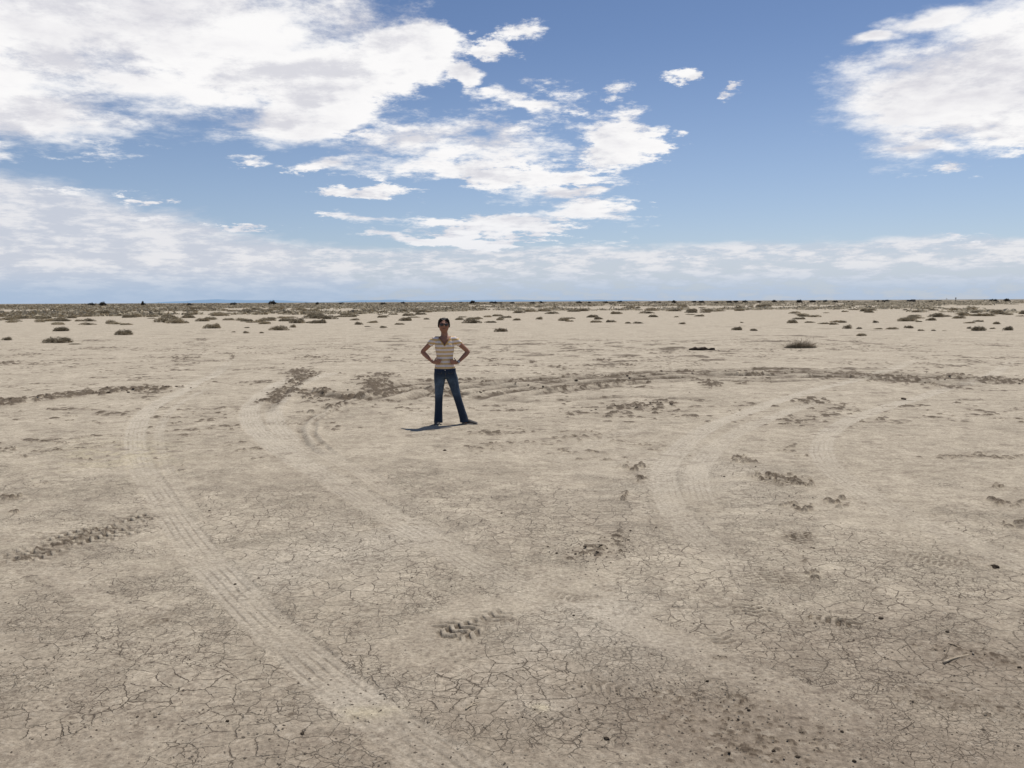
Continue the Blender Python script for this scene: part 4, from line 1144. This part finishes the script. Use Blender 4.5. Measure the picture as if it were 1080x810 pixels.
# ------------------------------------------------------------------ SKY
world = bpy.data.worlds.new('World'); scene.world = world; world.use_nodes = True
W = NT(world.node_tree); bg = world.node_tree.nodes['Background']
sky = W.node('ShaderNodeTexSky', sky_type='NISHITA', sun_disc=False, sun_elevation=R(SUN_EL), sun_rotation=math.atan2(sdir.x, sdir.y))
sky.air_density = 1.0; sky.dust_density = .6; sky.ozone_density = 2.5; sky.altitude = 1300
STR = .085; bg.inputs['Strength'].default_value = STR
gen = W.node('ShaderNodeTexCoord').outputs['Generated']
dirv = W.v('NORMALIZE', gen); sp = W.node('ShaderNodeSeparateXYZ', {0: dirv})
dx, dy, dz = sp.outputs
az = W.m('ARCTAN2', dx, dy)
el = W.m('ARCSINE', dz)
azel = W.node('ShaderNodeCombineXYZ', {0: az, 1: el, 2: 0.0}).outputs[0]
zc = W.m('ADD', W.m('MAXIMUM', dz, 0), .16)
pp = W.node('ShaderNodeCombineXYZ', {0: W.m('DIVIDE', dx, zc), 1: W.m('DIVIDE', dy, zc), 2: 0.0}).outputs[0]
def azel_px(px, py):
    d = ray(px, py).normalized(); return math.atan2(d.x, d.y), math.asin(d.z)
def blobs(lst, coords):
    acc = None
    for px, py, rx, ry in lst:
        a, e = azel_px(px, py); a1, _ = azel_px(px+rx, py); _, e1 = azel_px(px, py-ry)
        ra = abs(a1-a); re = abs(e1-e)
        q = W.v('LENGTH', W.v('MULTIPLY', W.v('SUBTRACT', coords, (a, e, 0)), (1/ra, 1/re, 0)))
        f = W.m('SUBTRACT', 1.0, q)
        if acc is None: acc = f
        else: acc = W.m('SMOOTH_MAX', acc, f, .12)
    return W.m('MAXIMUM', acc, -1.2)
# warp coordinates so that blob outlines break up
wn = W.noise(pp, 1.6, 5, .6, out=1)
warp = W.v('MULTIPLY', W.v('SUBTRACT', wn, (.5, .5, .5)), (.16, .07, 0))
cw = W.v('ADD', azel, warp)
main = [(60,10,300,125),(210,30,230,125),(-80,60,260,90),(330,75,120,68),(410,62,85,50),(445,45,45,38),(300,120,90,30),(30,112,150,48),(-60,150,80,14),
        (985,100,140,74),(1055,75,110,95),(1010,14,80,14),(940,32,40,9),(985,150,55,16),(1140,40,130,110)]
med = [(440,150,120,28),(535,155,80,30),(648,150,58,34),(560,188,100,15),(590,207,90,14),(545,237,115,16),(620,228,60,16),(490,256,90,7),
       (400,148,80,20),(480,138,80,20),(480,178,110,16),(497,90,20,26),(520,108,26,8),(560,118,50,6),(385,202,44,9),(380,234,50,6),(400,250,50,5),(350,172,46,9)]
small = [(545,34,32,15),(518,54,24,14),(705,86,20,7),(765,98,14,8),(585,99,22,7),(592,116,30,11),(640,104,16,10),(95,152,50,16),(60,145,50,10),
         (75,207,50,5),(150,219,30,4),(262,238,34,4),(170,240,30,6),(640,265,50,8),(1022,255,26,7),(255,163,36,6),(1010,175,40,4),(370,140,30,8)]
veil = [(-40,300,300,118),(80,305,250,90),(-150,270,300,90),(180,330,230,85)]
bM = blobs(main, cw); bD = blobs(med, cw); bS = blobs(small, cw)
N1 = W.noise(pp, 3.1, 9, .66); N1s = W.noise(W.v('ADD', pp, (.10, .16, 0)), 3.1, 3, .5)
N2 = W.noise(pp, 9.5, 8, .70)
n1 = W.m('SUBTRACT', N1, .5); n2_ = W.m('SUBTRACT', N2, .5)
densM = W.m('ADD', W.m('ADD', W.m('MULTIPLY', bM, 1.3), W.m('MULTIPLY', n1, 2.0)), W.m('MULTIPLY', n2_, 1.1))
densD = W.m('ADD', W.m('ADD', W.m('MULTIPLY', bD, .85), W.m('MULTIPLY', n1, 2.3)), W.m('MULTIPLY', n2_, 1.9))
densS = W.m('ADD', W.m('ADD', W.m('MULTIPLY', bS, .55), -.05), W.m('MULTIPLY', n2_, 3.2))
# clouds behind and beside the view, for the light
side = W.rng(W.m('ABSOLUTE', az), .72, 1.0, -3, .0)
densB = W.m('ADD', side, W.m('MULTIPLY', W.m('SUBTRACT', W.noise(pp, 1.1, 8, .6), .54), 3.0))
dens = W.m('MAXIMUM', W.m('MAXIMUM', densM, densD), W.m('MAXIMUM', densS, densB))
soft_ = W.rng(W.noise(pp, 1.3, 3, .5), .40, .60, .28, .95)
alpha = W.rng(dens, -.05, soft_)
thick = W.rng(dens, .25, 1.5)
N2s = W.noise(W.v('ADD', pp, (.02, .045, 0)), 9.5, 6, .68)
lit = W.rng(W.m('ADD', W.m('SUBTRACT', N1, N1s), W.m('MULTIPLY', W.m('SUBTRACT', N2, N2s), .45)), -.20, .08)
shade = W.m('MULTIPLY', W.rng(W.noise(pp, 2.0, 6, .6), .42, .68), thick)
ccol = W.mix(lit, (.70, .70, .75), (.97, .96, .96))
ccol = W.mix(W.m('MULTIPLY', shade, .65), ccol, (.58, .57, .64))
ccol = W.mix(W.rng(el, .13, .03, 0, .4), ccol, (.60, .65, .76))
# veil and horizon band
bV = blobs(veil, W.v('ADD', azel, W.v('MULTIPLY', W.v('SUBTRACT', wn, (.5, .5, .5)), (.10, .03, 0))))
vA = W.rng(W.m('ADD', W.m('MULTIPLY', bV, 1.5), W.m('MULTIPLY', n1, .8)), -.15, .25, 0, .9)
bandn = W.noise(W.v('MULTIPLY', azel, (1, 4.5, 0)), 9, 8, .62)
bandtop = W.m('ADD', el, W.m('MULTIPLY', W.m('SUBTRACT', bandn, .5), .035))
strk = W.noise(W.v('MULTIPLY', azel, (1, 4.0, 0)), 22, 8, .65)
bA = W.m('MULTIPLY', W.rng(bandtop, .068, .055, 0, .85), W.rng(strk, .40, .56, .60, 1.0))
veilA = W.m('MAXIMUM', vA, bA)
vcol = W.mix(W.rng(strk, .42, .62), (.60, .63, .71), (.84, .83, .85))
vcol = W.mix(W.rng(el, .045, .004, 0, .85), vcol, (.36, .49, .68))
S10 = lambda col: W.v('SCALE', col, scale=1/STR)
tint = W.mix(1.0, sky.outputs[0], W.mix(W.rng(el, .05, .36), (1.02, .95, .98), (.77, .80, .89)), 'MULTIPLY')
c = tint
hz = W.rng(el, .30, .0, 0, .35)
c = W.mix(hz, c, S10(W.mix(0.0, (.36, .50, .70), (0,0,0))))
c = W.mix(veilA, c, S10(vcol))
c = W.mix(alpha, c, S10(ccol))
W.put(bg.inputs['Color'], c)
world.cycles.sampling_method = 'MANUAL'; world.cycles.sample_map_resolution = 512

# ------------------------------------------------------------------ render
scene.render.engine = 'CYCLES'
scene.view_settings.view_transform = 'Standard'; scene.view_settings.look = 'None'; scene.view_settings.exposure = 0
scene.render.resolution_x = 1024; scene.render.resolution_y = 768
